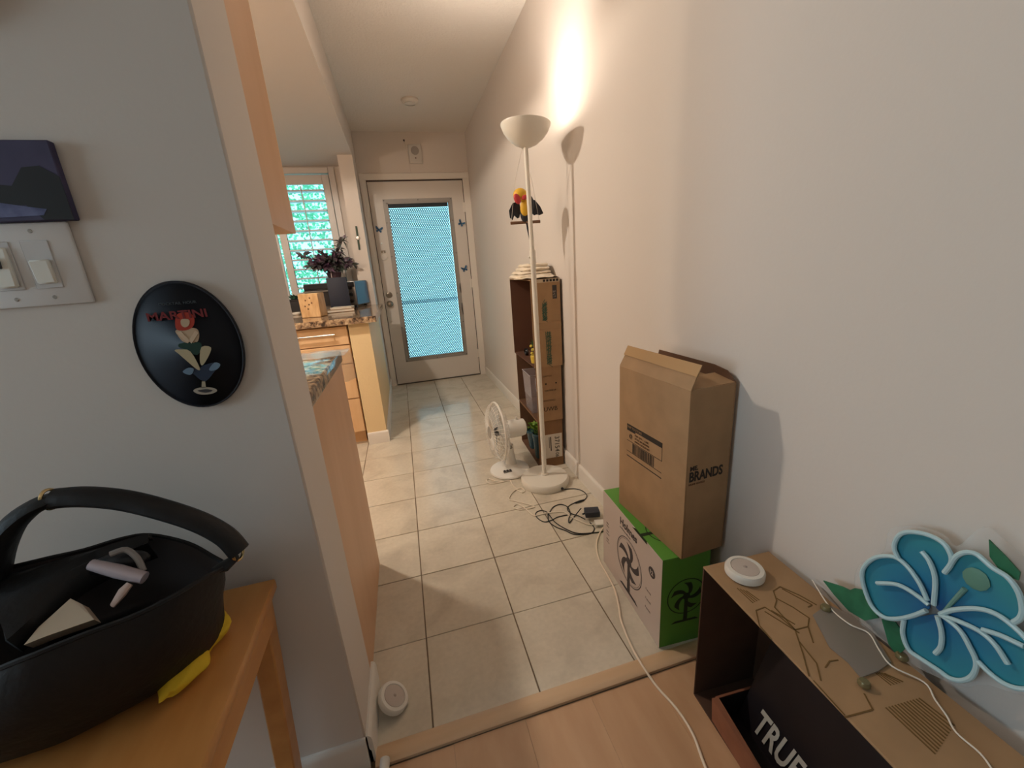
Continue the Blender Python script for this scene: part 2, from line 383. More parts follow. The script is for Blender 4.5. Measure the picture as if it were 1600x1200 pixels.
# things on the door
bfb = mat('butterfly_blue', (52, 108, 148), .45, rgb2=(30, 70, 110), vscale=60)
def butterfly(loc, rot, label, sz=.030):
    t = T('butterfly', label, 'butterfly', loc, 0, 'blue butterflies on the front door'); t.rotation_euler = (0, rot, 0)
    for s in (-1, 1):
        up = [(0, 0), (.35, .55), (.85, 1.0), (1.15, .95), (1.1, .45), (.75, .05), (.2, -.05)]
        lo = [(0, -.02), (.55, -.05), (.85, -.35), (.75, -.75), (.45, -.85), (.2, -.5)]
        for pl in (up, lo):
            MB().prism([(s * a * sz, -.003 - abs(a) * sz * .35, b * sz) for a, b in pl], (0, .0012, 0)).build('wing', bfb, t)
    MB().ico((0, -.005, 0), (.003, .003, .016), 2).build('body', black_pl, t)
butterfly((-.045, YD - .004, 1.60), .25, 'blue butterfly left of the door glass, above the peephole')
butterfly((.775, YD - .004, 1.625), .6, 'blue butterfly high on the right side of the door')
butterfly((.765, YD - .004, 1.172), -.35, 'blue butterfly lower on the right side of the door')
# chime, hook, detector
ch = T('door_chime', 'small white wall chime with round speaker above the front door', 'chime', (.395, YD, 2.267))
MB().ab(-.062, .062, -.022, 0, -.082, .082, .006, 2).build('cover', mat('chime_plastic', (205, 198, 190), .5), ch)
o = MB().lathe([(0, .001), (.036, .001), (.038, 0)], 30, RX).build('speaker_grille', mat('chime_grille', (158, 150, 144), .8), ch); o.location = (0, -.0225, .028)
o = MB().lathe([(0, .001), (.005, .001), (.006, 0)], 12, RX).build('indicator_lamp', mat('amber_dot', (90, 60, 50), .5), ch); o.location = (0, -.0225, -.036)
hk = T('wall_hook', 'tiny dark hook with thin wire near the ceiling above the chime', 'hook', (.305, YD, 2.385))
MB().ab(-.008, .008, -.006, 0, -.004, .010, .002).tube([(0, -.006, 0), (0, -.014, -.006), (.002, -.008, -.014)], .0025, 6).build('hook', mat('hook_metal', (70, 60, 52), .5, metal=.5), hk)
MB().tube([(.002, -.006, -.01), (.02, -.004, -.12), (.028, -.003, -.275)], .001, 5).build('wire', mat('wire_white', (190, 180, 170), .5), hk)
sd = T('smoke_detector', 'round white smoke detector on the hall ceiling', 'detector', (.35, 2.58, ZC))
MB().lathe([(.066, 0), (.066, -.012), (.055, -.024), (.03, -.030), (0, -.030)], 36).build('housing', mat('detector_plastic', (222, 214, 204), .5), sd)
MB().lathe([(.045, -.0265), (.046, -.031), (.040, -.031)], 30).build('vent_ring', white_pl, sd)

# ------------------------------------------------------------------ kitchen window
wn = T('window_1', 'kitchen window with white plantation shutters half open', None, (0, YD, 0)); tag(wn, kind='structure')
sh = mat('shutter_paint', (214, 206, 200), .4)
c = MB()
for x0, x1, z0, z1 in ((WX0 - .04, WX0 + .02, WZ0 - .04, WZ1 + .04), (WX1 - .02, WX1 + .035, WZ0 - .04, WZ1 + .04), (WX0 + .02, WX1 - .02, WZ1 - .01, WZ1 + .04), (WX0 + .02, WX1 - .02, WZ0 - .04, WZ0 + .01)): c.ab(x0, x1, -.018, .03, z0, z1, .003)
c.build('casing', sh, wn)
PX = [(-1.41, -.965), (-.945, -.425)]
for k, (x0, x1) in enumerate(PX):
    c = MB(); st = .062
    c.ab(x0, x0 + st, -.004, .024, WZ0 + .02, WZ1 - .02, .002).ab(x1 - st, x1, -.004, .024, WZ0 + .02, WZ1 - .02, .002)
    c.ab(x0 + st, x1 - st, -.004, .024, WZ1 - .10, WZ1 - .02, .002).ab(x0 + st, x1 - st, -.004, .024, WZ0 + .02, WZ0 + .06, .002)
    pnl = c.build('shutter_panel', sh, wn)
    lv = MB().box((0, 0, 0), (x1 - x0 - 2 * st - .004, .080, .015), .003).mesh('louver', mat('louver_daylit', (214, 220, 226), .4))  # bluish daylight on the slats is put into their colour
    z = WZ0 + .10
    while z < WZ1 - .13:
        part('louver', lv, pnl, ((x0 + x1) / 2, .012, z), (-.02, 0, 0)); z += .0865
    MB().tube([((x0 + x1) / 2 + (.01 if k else 0), -.034, WZ0 + .10), ((x0 + x1) / 2 + (.01 if k else 0), -.034, WZ1 - .12)], .005, 8).build('tilt_rod', sh, pnl)
MB().ab(WX0, WX1, .07, .074, WZ0, WZ1).build('pane', mat('window_glass', (235, 250, 250), .02, trans=1, ior=1.02), wn)
c = MB()
for x0, x1, z0, z1 in ((WX0, WX0 + .03, WZ0, WZ1), (WX1 - .03, WX1, WZ0, WZ1), (WX0, WX1, WZ1 - .03, WZ1), (WX0, WX1, WZ0, WZ0 + .03), (-.95, -.92, WZ0, WZ1)): c.ab(x0, x1, .065, .08, z0, z1)
c.build('sash', sh, wn)
# outside: hedge behind the window, pale garden wall and ground beyond the door
hd = MB()
for k in range(15000):
    x = random.uniform(-3.4, -.25); z = random.uniform(.3, 3.6); y = YD + 1.7 + .5 * noise.noise(Vector((x * 2, z * 2, 1))) + random.uniform(0, .45)
    dd = Vector((random.uniform(-1, 1), random.uniform(-1, .3), random.uniform(-1, 1))).normalized() * random.uniform(.03, .06)
    hd.leaf((x, y, z), Vector((x, y, z)) + dd, .034, (random.uniform(-1, 1), -1, random.uniform(-.3, 1)))
h = hd.build('hedge', mat('hedge_leaf', (190, 245, 205), .5, rgb2=(110, 190, 150), vscale=9)); tag(h, 'bright green hedge seen through the kitchen shutters', 'hedge', kind='stuff')
tag(MB().ab(-3.2, 3.2, YD + .12, 4.7, -.16, -.06).build('porch_ground', mat('porch_concrete', (190, 200, 205), .8, var=.1, vscale=5)), 'pale concrete porch outside the front door', kind='structure')
tag(MB().ab(-.35, 3.0, 4.62, 4.66, .77, .82, .004).ab(-.35, -.31, 4.62, 4.66, -.06, .76, .004).ab(1.2, 1.24, 4.62, 4.66, -.06, .76, .004).build('porch_railing', mat('railing_lilac', (236, 240, 250), .6)), 'pale lilac porch railing seen faintly through the door glass', 'railing')

# ------------------------------------------------------------------ kitchen
def barhandle(parent, p0, p1, out=(0, -1, 0), r=.0055):
    p0 = Vector(p0); p1 = Vector(p1); o = Vector(out); d = (p1 - p0).normalized() * .018
    MB().tube([p0 + o * .032, p1 + o * .032], r, 10).tube([p0 + d + o * .032, p0 + d], r * .8, 8).tube([p1 - d + o * .032, p1 - d], r * .8, 8).build('handle', steel, parent)
cb = T('base_cabinet', 'maple base cabinet with drawers under the far granite counter', 'cabinet', (-.30, 1.79, 0))
MB().ab(-2.2, 0, 0, 1.5, .10, .867).ab(-2.2, -.012, .06, 1.5, 0, .10).build('body', maple, cb)
for k, (z0, z1) in enumerate(((.737, .857), (.606, .730), (.358, .600), (.108, .351))):
    for j in range(3):
        x1 = -.003 - j * .72; x0 = x1 - .714
        dq = MB().ab(x0, x1, -.020, -.001, z0, z1, .0015).build('drawer', maple, cb)
        zc = z1 - .045 if k < 1 else z1 - .03
        if k < 1: barhandle(dq, ((x0 + x1) / 2 + .03, -.02, zc), ((x0 + x1) / 2 + .28, -.02, zc))
wt = MB().prism([(-2.55, 1.725, .87), (-.105, 1.725, .87), (-.105, 2.945, .87), (-.29, 2.945, .87), (-.29, 3.335, .87), (-2.55, 3.335, .87)], (0, 0, .04))
tag(wt.build('worktop', gran), 'far polished granite worktop with plants and a toaster oven on it', 'worktop')
pb = T('peninsula_cabinet', 'orange-tan veneer end panel and cabinet behind the near wall stub', 'cabinet', (-.166, YS1, 0))
MB().ab(-.02, 0, .001, .562, 0, .868, .001).build('end_panel', orange_ven, pb)
MB().ab(-1.9, -.021, .001, .535, .1, .868).ab(-1.9, -.021, .001, .48, 0, .1).build('body', maple, pb)
for j in range(3): 
    q = MB().ab(-.03 - j * .6 - .594, -.03 - j * .6, .536, .555, .11, .86, .0015).build('cabinet_door', maple, pb)
    barhandle(q, (-.08 - j * .6, .555, .55), (-.08 - j * .6, .555, .80), (0, 1, 0))
tag(MB().ab(-2.1, -.160, YS1 + .001, .442, .869, .911, .007, 3).build('worktop', gran), 'near glossy granite worktop ending beside the wall stub', 'worktop')
uc = T('wall_cabinet', 'orange-tan upper cabinet hung behind the near wall stub', 'cabinet', (-.176, YS1, 1.283))
MB().ab(-1.3, 0, .001, .302, 0, ZK - 1.285, .001).build('body', orange_ven, uc)
for j in range(3): MB().ab(-.003 - j * .43 - .426, -.003 - j * .43, .303, .321, .002, ZK - 1.29, .0015).build('cabinet_door', maple, uc)
MB().ab(-.9, -.05, .24, .28, -.014, 0).build('light_rail', mat('rail_wood', (120, 84, 60), .6), uc)

# clear plastic sheet over the far edge of the near worktop
pl = []
for i in range(15):
    u = i / 14; row = []; x = -.52 + u * .39
    for j in range(13):
        v = j / 12
        if v < .45: y = .30 + v * .35; z = .9125 + .004 * noise.noise(Vector((x * 30, y * 30, 3))) + .003
        else: y = .4575 + .02 * math.sin((v - .45) * 3) + .006 * noise.noise(Vector((x * 25, v * 6, 1))); z = .915 - (v - .45) * (.20 + .04 * math.sin(u * 9))
        row.append((x + .006 * noise.noise(Vector((u * 9, v * 9, 5))), y + .004 * math.sin(u * 40) * v, z))
    pl.append(row)
tag(MB().sheet(pl).build('plastic_sheet', mat('clear_plastic_film', (225, 228, 232), .12, alpha=.38, spec=1.0)), 'clear crinkled plastic sheet draped over the end of the near worktop', 'plastic sheet')

# toaster oven
to = T('toaster_oven', 'steel toaster oven with blue side on the far counter by the window', 'toaster oven', (-.47, 2.86, .911), -.30)
w2, d2, h2 = .225, .14, .225
blue = mat('toaster_blue_film', (58, 86, 122), .35)
MB().ab(-w2, w2, -d2 + .01, d2, .02, h2, .008, 2).build('body', mat('toaster_steel', (150, 148, 146), .35, metal=.8), to)
MB().ab(w2, w2 + .003, -d2 + .012, d2 - .004, .025, h2 - .005, .001).build('side_panel', blue, to)
q = MB().ab(-w2 + .006, w2 - .085, -d2 - .004, -d2 + .01, .032, h2 - .05, .003).build('oven_door', mat('toaster_glass', (40, 38, 40), .1), to)
barhandle(q, (-w2 + .02, -d2 - .004, h2 - .065), (w2 - .10, -d2 - .004, h2 - .065), r=.006)
MB().ab(-w2 + .004, w2 - .004, -d2, -d2 + .012, h2 - .048, h2 - .006, .003).build('top_fascia', black_pl, to)
for z in (.17, .115, .06):
    o = MB().lathe([(0, .018), (.013, .017), (.016, 0)], 18, RX).build('dial', black_pl, to); o.location = (w2 - .043, -d2 + .010, z)
for sx in (-1, 1):
    for sy in (-1, 1): MB().cyl((sx * (w2 - .03), sy * (d2 - .03), 0), (sx * (w2 - .03), sy * (d2 - .03), .022), .012, n=12).build('foot', black_pl, to)
# books under a dark panel
bk = T('book', 'thick tan book lying flat before the toaster oven', 'book', (-.40, 2.40, .911), .1, 'books before the toaster')
MB().ab(-.10, .10, -.07, .07, 0, .003, .001).ab(-.10, .10, -.07, .07, .019, .022, .001).ab(-.102, -.099, -.07, .07, 0, .022, .001).build('cover', mat('book_tan', (160, 130, 98), .6), bk)
MB().ab(-.098, .096, -.067, .067, .003, .019).build('page_block', mat('paper', (222, 212, 196), .8), bk)
b2 = dup(bk); b2['label'] = 'white-covered book lying on top of the tan book'; b2.location = (-.385, 2.40, .9335); b2.rotation_euler.z = -.12; b2.scale = (.8, .8, .6)
cv = b2.children[0] if b2.children[0].name.startswith('cover') else b2.children[1]
cv.data = cv.data.copy(); cv.data.materials[0] = mat('book_white', (228, 220, 206), .5)
tp = T('tablet', 'dark navy slab standing upright in front of the toaster oven', 'tablet', (-.415, 2.54, .911), .02)
MB().box((0, 0, .132), (.155, .012, .262), .004, Matrix.Rotation(-.06, 4, 'X'), 2).build('back_shell', mat('navy_cover', (30, 34, 50), .6), tp)
MB().ab(-.05, .05, -.012, .045, 0, .004, .001).build('stand', black_pl, tp)
# wooden block
pa = P(470, 488, 'z', .911); pbk = P(498, 487, 'z', .911)
wb = T('wooden_block', 'pale wooden block with small holes near the front counter edge', 'wooden block', ((pa.x + pbk.x) / 2, pa.y + .05, .911), -.25)
wdt = (pbk.x - pa.x) * .85; wb.location.y = 2.1; wb.location.x = (P(470, 480, 'y', 2.05).x + P(503, 480, 'y', 2.05).x) / 2
MB().ab(-wdt / 2, wdt / 2, -.05, .06, 0, .165, .003).build('block', mat('pine', (214, 176, 128), .55, rgb2=(188, 146, 98), vscale=12, stretch=(4, 4, 1)), wb)
kn = MB()
for a, b_ in ((-.02, .12), (.012, .135), (.02, .10), (-.03, .08), (.0, .09), (-.012, .06)): kn.lathe([(0, .001), (.005, .0008), (.006, 0)], 10, RX, (a, -.0502, b_))
tag(kn.build('hole_marks', mat('hole_dark', (110, 80, 54), .8), wb), kind='stuff')
# small pot with succulent, white dish
pp = P(464, 486, 'z', .911)
pt = T('potted_succulent', 'small green plant in a black square pot left of the wooden block', 'plant', (pp.x, pp.y, .911))
MB().prism([(-.04, -.04, 0), (.04, -.04, 0), (.04, .04, 0), (-.04, .04, 0)], (0, 0, .10)).ab(-.045, .045, -.045, .045, .088, .104, .003).build('pot', black_pl, pt)
lf = MB()
for k in range(26):
    a = k * 2.4; r = .01 + .001 * k; lf.leaf((r * math.cos(a), r * math.sin(a), .10), ((r + .035) * math.cos(a), (r + .035) * math.sin(a), .125 + .03 * random.random()), .018, (0, 0, 1))
lf.build('leaves', mat('dark_leaf_green', (52, 88, 64), .5), pt)
pd = P(463, 492, 'z', .911)
tag(MB().lathe([(.026, .0), (.032, .006), (.034, .018), (.031, .018), (.028, .008), (0, .006)], 24, c=(pd.x, pd.y, .911)).build('dish', white_pl), 'small white dish at the left front of the far counter', 'dish')
# purple plant on a wire stand on the toaster
pu = T('potted_plant', 'bushy dark purple plant on the toaster oven by the shutters', 'plant', (-.47, 2.88, .911 + .2255))
MB().lathe([(0, 0.012), (.045, .012), (.062, .075), (.066, .078), (.066, .084), (.058, .084), (.056, .07), (0, .07)], 28).build('pot', mat('plum_pot', (70, 50, 60), .5), pu)
ws = MB()
for k in range(3):
    a = k * 2.1 + .3; ws.tube([(.07 * math.cos(a), .07 * math.sin(a), 0), (.066 * math.cos(a), .066 * math.sin(a), .09)], .0022, 6)
ws.tube([(.068 * math.cos(a * PI / 12), .068 * math.sin(a * PI / 12), .012) for a in range(24)], .002, 6, True)
ws.build('wire_stand', white_pl, pu)
lf = MB(); st = MB(); random.seed(11)
tips = []
for k in range(26):
    a = k * 2.39; R = random.uniform(.05, .19); H = random.uniform(.11, .25); top = Vector((R * math.cos(a) * 1.05, R * math.sin(a) * .7, H if k else .34))
    if k == 3: top = Vector((-.22, -.02, .24))
    if k == 5: top = Vector((.17, -.03, .14))
    pth = smooth([(0, 0, .07), top * .45 + Vector((0, 0, .07)), top], 5); st.tube(pth, .0022, 5)
    for j in range(3, len(pth)):
        for q in range(4):
            d = Vector((random.uniform(-1, 1), random.uniform(-1, 1), random.uniform(-.7, .6))).normalized() * random.uniform(.05, .085)
            lf.leaf(pth[j], pth[j] + d, random.uniform(.024, .038), (random.uniform(-.5, .5), -.5, 1), .1)
    d = (top - pth[-3]).normalized() * .06; lf.leaf(top, top + d, .028, (0, -1, .4), .1)
st.build('stem', mat('stem_purple', (70, 45, 50), .6), pu)
tag(lf.build('leaves', mat('purple_leaf', (104, 72, 98), .35, rgb2=(66, 84, 66), vscale=14), pu), kind='stuff')
# strap on pillar
wa = T('hanging_watch', 'dark green strap with silver dial hanging on the short wall by the door', 'watch', (-.226, 2.948, 1.50))
wa.rotation_euler = (0, .02, 0)
wg = mat('strap_green', (44, 66, 48), .5)
MB().box((0, -.003, .058), (.016, .004, .085), .001).build('strap', wg, wa); MB().box((0, -.003, -.058), (.016, .004, .085), .001).build('strap', wg, wa)
MB().lathe([(0, .011), (.014, .010), (.018, .006), (.018, 0)], 20, RX).build('dial', steel, wa)

# ------------------------------------------------------------------ hall: floor lamp
LX, LY = .703, .795
lampm = mat('lamp_enamel', (226, 220, 208), .35)
la = T('floor_lamp', 'tall cream torchiere floor lamp with bowl shade by the right wall', 'lamp', (LX, LY, 0))
MB().lathe([(0, 0), (.128, 0), (.131, .006), (.131, .030), (.124, .040), (.02, .047), (.018, .055), (0, .055)], 48).build('base', lampm, la)
MB().cyl((0, 0, .05), (-.004, 0, 1.20), .0125, n=20).build('pole', lampm, la)
MB().cyl((-.004, 0, 1.18), (-.010, 0, 1.665), .0105, n=20).build('pole', lampm, la)
MB().cyl((-.004, 0, 1.165), (-.004, 0, 1.225), .0145, n=20).ab(-.024, -.012, -.004, .004, 1.19, 1.198, .001).build('collar', lampm, la)
MB().lathe([(.008, 0), (.018, .001), (.050, .014), (.078, .036), (.097, .060), (.109, .086), (.1095, .092), (.105, .092), (.093, .061), (.074, .040), (.045, .020), (.008, .010)], 48, Matrix.Rotation(.05, 4, 'Y'), (-.010, 0, 1.655)).build('bowl_shade', lampm, la)
MB().cyl((-.010, 0, 1.66), (-.010, 0, 1.675), .016, n=16).build('lamp_socket', white_pl, la)
tag(MB().cyl((.05, -.115, .014), (.055, -.128, .014), .007, n=10).build('cord_outlet', black_pl, la))

# ------------------------------------------------------------------ fan
fa = T('desk_fan', 'white tabletop fan standing on the tiles beside the floor lamp', 'fan', (.555, 1.0, 0), 0)
fanw = mat('fan_white', (232, 228, 220), .35)
MB().lathe([(0, 0), (.112, 0), (.117, .006), (.114, .014), (.085, .026), (.03, .034), (0, .034)], 44).build('base', fanw, fa)
MB().box((-.028, -.062, .030), (.050, .022, .006), .002).build('switch_plate', mat('switch_grey', (120, 116, 110), .5), fa)
for k in range(3): MB().box((-.045 + k * .017, -.062, .035), (.010, .014, .006), .001).build('button', black_pl, fa)
MB().tube([(.016, .02, .025), (.014, .01, .09), (.010, 0, .165)], [.034, .024, .020], 20, flat=.8).build('column', fanw, fa)
MB().cyl((.012, -.02, .155), (.012, .02, .155), .010, n=12).build('tilt_knob', mat('knob_grey', (140, 134, 126), .5), fa)
n = Vector((-.998, -.06, .02)).normalized(); qf = n.to_track_quat('Z', 'Y').to_matrix().to_4x4()
hc = Vector((.03, .0, .262))
hd_ = MB().lathe([(0, -.085), (.030, -.084), (.048, -.074), (.052, -.05), (.052, .03), (.046, .045), (0, .046)], 32, qf, hc).build('motor_housing', fanw, fa)
MB().cyl(hc + Vector((.03, 0, .05)), hc + Vector((.03, 0, .066)), .007, n=12).build('oscillation_knob', white_pl, hd_)
gc = hc + n * .085
MB().lathe([(.166, -.006), (.170, -.004), (.170, .004), (.166, .006), (.163, .004), (.163, -.004)], 60, qf, gc).build('guard_rim', fanw, fa)
def guard(sign, depth):
    mb = MB(); NW = 44
    for k in range(NW):
        a = 2 * PI * k / NW; c, s = math.cos(a), math.sin(a)
        mb.tube([qf @ Vector((r * c, r * s, sign * depth * z)) + gc for r, z in ((.035, 1), (.09, .97), (.135, .80), (.158, .42), (.166, .0))], .0011, 4)
    for r, z in ((.10, .95), (.150, .60)):
        mb.tube([qf @ Vector((r * math.cos(a * PI / 18), r * math.sin(a * PI / 18), sign * depth * z)) + gc for a in range(36)], .0012, 5, True)
    return mb
tag(guard(1, .048).build('front_guard', fanw, fa), kind='stuff')
tag(guard(-1, .040).build('rear_guard', fanw, fa), kind='stuff')
MB().lathe([(0, .004), (.034, .003), (.037, 0), (0, -.002)], 28, qf, gc + n * .048).build('guard_badge', mat('badge_grey', (150, 146, 140), .4), fa)
MB().lathe([(0, .022), (.022, .018), (.028, -.01), (0, -.01)], 24, qf, gc).build('hub', mat('hub_dark', (70, 72, 74), .4), fa)
for k in range(3):
    bl = []
    for i in range(9):
        r = .026 + .122 * i / 8; row = []
        for j in range(7):
            a = k * 2 * PI / 3 + (-.62 + 1.24 * j / 6) * (1 - .12 * i / 8) + .25 * i / 8
            row.append(qf @ Vector((r * math.cos(a), r * math.sin(a), .014 * (j - 3) / 3)) + gc)
        bl.append(row)
    MB().sheet(bl, .0015).build('blade', mat('blade_clear', (205, 208, 206), .3, alpha=.55), fa)

# ------------------------------------------------------------------ cardboard shelf: three boxes on their sides, open to the left
def open_box(name, label, loc, rz, w, d, h, mo, mi, group=None, tear=0, lean=0):
    """carton lying on its side with the opening towards -x; w along x, d along y, h up; origin = front bottom left corner"""
    t = T(name, label, 'box', loc, rz, group); th = .004
    t.rotation_euler = (0, lean, rz)
    MB().ab(0, w, 0, th, 0, h).build('near_side', mo, t)
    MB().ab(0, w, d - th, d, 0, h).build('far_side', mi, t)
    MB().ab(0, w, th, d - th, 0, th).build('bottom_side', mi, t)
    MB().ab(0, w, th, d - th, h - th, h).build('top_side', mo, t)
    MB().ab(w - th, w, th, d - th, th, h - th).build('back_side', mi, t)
    return t
card2 = mat('cardboard_b', (164, 130, 96), .82, var=.15, vscale=18)
SR = -.035
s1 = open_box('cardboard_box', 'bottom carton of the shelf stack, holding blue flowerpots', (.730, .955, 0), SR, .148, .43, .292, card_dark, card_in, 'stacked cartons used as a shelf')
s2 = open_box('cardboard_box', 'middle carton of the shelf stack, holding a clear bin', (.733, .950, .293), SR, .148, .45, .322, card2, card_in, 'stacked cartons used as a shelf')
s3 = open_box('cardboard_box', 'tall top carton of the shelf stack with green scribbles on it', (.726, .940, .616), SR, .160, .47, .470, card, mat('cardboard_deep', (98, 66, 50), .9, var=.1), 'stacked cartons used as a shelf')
def on_face(t, s, size, u, v, m, vert=False, **k):
    """print on the near side of a shelf carton: u across, v up"""
    M = WM(t); o = M @ Vector((u, -.0006, v)); X = M.to_3x3() @ Vector((1, 0, 0)); Z = M.to_3x3() @ Vector((0, 0, 1))
    return text('lettering', s, size, m, t, o, (X if not vert else -Z if vert == 1 else Z), (Z if not vert else X if vert == 1 else -X), **k)
# shipping label on the bottom carton
MB().ab(.018, .142, -.0012, 0, .055, .205).build('shipping_label', mat('label_paper', (214, 204, 190), .7), s1)
on_face(s1, '37154', .040, .098, .190, ink, 1).location.y -= .0012
on_face(s1, '06', .030, .100, .085, ink, 1).location.y -= .0012
q = MB(); random.seed(3)
for k in range(5): q.ab(.075 + .0, .085, -.0016, -.0012, .19 - k * .022, .19 - k * .022 - random.uniform(.008, .018))
for i in range(6):
    for j in range(6):
        if random.random() < .55: q.ab(.064 + i * .005, .0688 + i * .005, -.0016, -.0012, .075 + j * .005, .0798 + j * .005)
q = None
MB().ab(.070, .076, -.0016, -.0012, .10, .19).ab(.062, .065, -.0016, -.0012, .12, .19).build('label_print', ink, s1)
o = on_face(s2, 'UWB', .036, .035, .060, ink); 
o.data.transform(Matrix.Translation((.0, 0, 0)))
on_face(s2, 'REGISTERED', .014, .03, .118, mat('faint_ink', (110, 84, 60), .8))
on_face(s2, 'THIS SIDE UP', .012, .045, .178, ink)
for u in (.055, .115): MB().lathe([(0, .0004), (.005, .0004), (.005, 0)], 10, RX, (u, -.0005, .222)).build('print_dot', ink, s2)
on_face(s2, 'CARTON', .012, .04, .262, mat('faint_ink', (110, 84, 60), .8))
# top carton: dark mark, row of squares, green scribbles
MB().ab(.118, .142, -.0012, -.0001, .365, .435).build('dark_stamp', mat('stamp_dark', (62, 60, 62), .7), s3)
on_face(s3, 'LIVE', .020, .134, .372, mat('stamp_pale', (150, 140, 126), .7), 2).location.y -= .0012
MB().ab(.036, .160, -.0010, -.0001, .452, .469).build('tape_strip', mat('tape_pale', (196, 178, 152), .5), s3)
for k in range(5): MB().ab(.068 + k * .018, .081 + k * .018, -.0016, -.0010, .455, .467).build('black_square', ink, s3)
grn = mat('green_marker', (62, 92, 74), .7)
def scribble(u0, u1, v0, v1, seed):
    random.seed(seed); mb = MB(); n = 34
    for k in range(n):
        v = v0 + (v1 - v0) * k / n; a = u0 + random.uniform(-.004, .010); b_ = u1 + random.uniform(-.010, .004)
        mb.bar((a, -.0006, v), (b_, -.0006, v + random.uniform(-.02, .03)), .0009, .0022)
    for k in range(5):
        u = u0 + (u1 - u0) * (k + .5) / 5; mb.bar((u, -.0007, v0), (u + random.uniform(-.006, .006), -.0007, v1), .0009, .0026)
    return mb
scribble(.058, .084, .255, .345, 1).build('green_scribble', grn, s3)
scribble(.072, .100, .012, .195, 2).build('green_scribble', grn, s3)
MB().ab(.02, .160, -.0014, -.0004, .205, .245).build('packing_tape', mat('packing_tape', (186, 150, 110), .25, alpha=.6), s3)
# towels on top
tw = T('towel', 'cream folded towels piled on top of the carton shelf', 'towel', (.805, 1.14, 1.090), SR)
twm = mat('towel_cloth', (228, 214, 192), .95, bump=.5, bscale=120, sheen=.3)
random.seed(5)
for k in range(4):
    g = []; R1 = .105 - k * .012; R2 = .145 - k * .012
    for i in range(9):
        zz = math.sin(PI * i / 8); row = []; hh = -math.cos(PI * i / 8)
        for j in range(32):
            a = 2 * PI * j / 32; sq = (abs(math.cos(a)) ** 5 + abs(math.sin(a)) ** 5) ** (-.2); rr = (.80 + .2 * zz) * (1 + .07 * noise.noise(Vector((math.cos(a) * 2, math.sin(a) * 2, k * 3 + hh))))
            row.append((R1 * rr * sq * math.cos(a) - .012 + .006 * k, R2 * rr * sq * math.sin(a) + .01 * (k % 2), .011 + k * .0185 + hh * .0095 + .005 * noise.noise(Vector((a * 2, k, 2)))))
        g.append(row)
    mb = MB(); mb.sheet(g, 0, True); mb.prism([g[0][j] for j in range(32)], (0, 0, .0005)).prism([g[-1][j] for j in range(32)], (0, 0, .0005))
    mb.build('fold', twm, tw)
g = []
for i in range(7):
    row = []
    for j in range(14):
        a = -2.6 + 2.2 * j / 13; r = 1.0 + .10 * i; row.append((.082 * r * math.cos(a) * 1.1 - .01, .125 * r * math.sin(a), max(.004, .020 - .003 * i * (1 + .4 * math.sin(j * 1.7)))))
    g.append(row)
MB().sheet(g, .003).build('loose_edge', twm, tw)
# things on the shelves
cb_ = T('clear_bin', 'clear plastic bin standing in the middle carton', 'bin', (.795, 1.165, .2975), SR)
th_ = .002; g = [[(sx * (.045 + .010 * z), sy * (.075 + .012 * z), z * .24) for sx, sy in ((-1, -1), (1, -1), (1, 1), (-1, 1))] for z in (0, .5, .96, 1)]
MB().sheet(g, .002, True).ab(-.045, .045, -.075, .075, 0, .003).build('bin_body', mat('clear_plastic', (210, 200, 205), .08, alpha=.28, spec=1), cb_)
MB().tube([(-.056, -.087, .24), (.056, -.087, .24), (.056, .087, .24), (-.056, .087, .24)], .002, 6, True).tube([(-.02, -.0885, .22), (-.018, -.088, .14)], .003, 6).build('rim', mat('clear_rim', (220, 212, 210), .1, alpha=.6, spec=1), cb_)
potb = mat('blue_glaze', (54, 88, 102), .2); suc = mat('succulent_green', (150, 178, 62), .45, rgb2=(92, 140, 50), vscale=30)
def bluepot(x, y, r, h, label, seed):
    t = T('flowerpot', label, 'flowerpot', (x, y, .0045), 0, 'blue flowerpots in the bottom carton')
    MB().lathe([(0, 0), (r * .62, 0), (r * .72, .01), (r * .98, h * .85), (r * 1.06, h * .88), (r * 1.06, h), (r * .95, h), (r * .9, h * .88), (0, h * .85)], 28).build('pot', potb, t)
    random.seed(seed); lf = MB()
    for k in range(34):
        a = random.uniform(0, 6.28); q = random.uniform(0, r * .8); b0 = Vector((q * math.cos(a), q * math.sin(a), h * .9 + random.uniform(0, .03)))
        lf.leaf(b0, b0 + Vector((math.cos(a) * .022, math.sin(a) * .022, random.uniform(.01, .045))), .020, (0, 0, 1), .2)
    lf.build('foliage', suc, t); return t
bluepot(.788, 1.235, .047, .13, 'round blue glazed pot of bright succulents, farther one in the bottom carton', 1)
bluepot(.775, 1.085, .040, .165, 'tall blue glazed pot of succulents, nearer one behind the lamp pole', 2)
yf = T('yellow_flowers', 'yellow and green artificial flowers in the top carton behind the lamp pole', 'flowers', (.765, 1.05, .6205))
MB().lathe([(0, 0), (.022, 0), (.026, .04), (.022, .045), (0, .04)], 20).build('pot', mat('yellow_pot', (214, 186, 70), .5), yf)
lf = MB(); fl_ = MB(); random.seed(9)
for k in range(16):
    a = k * 2.4; lf.leaf((0, 0, .04), (.03 * math.cos(a), .03 * math.sin(a), .09 + .05 * random.random()), .014)
for k in range(8):
    a = k * 2.4 + 1; fl_.ico((.018 * math.cos(a), .018 * math.sin(a), .05 + .008 * k), (.010, .010, .009), 1)
lf.build('leaves', mat('leaf_mid_green', (58, 110, 62), .5), yf); fl_.build('blossom', mat('blossom_yellow', (222, 200, 84), .6), yf)
cl = T('cable_coil', 'small black coil lying in the far corner of the top carton', 'coil', (.775, 1.27, .6205), 0)
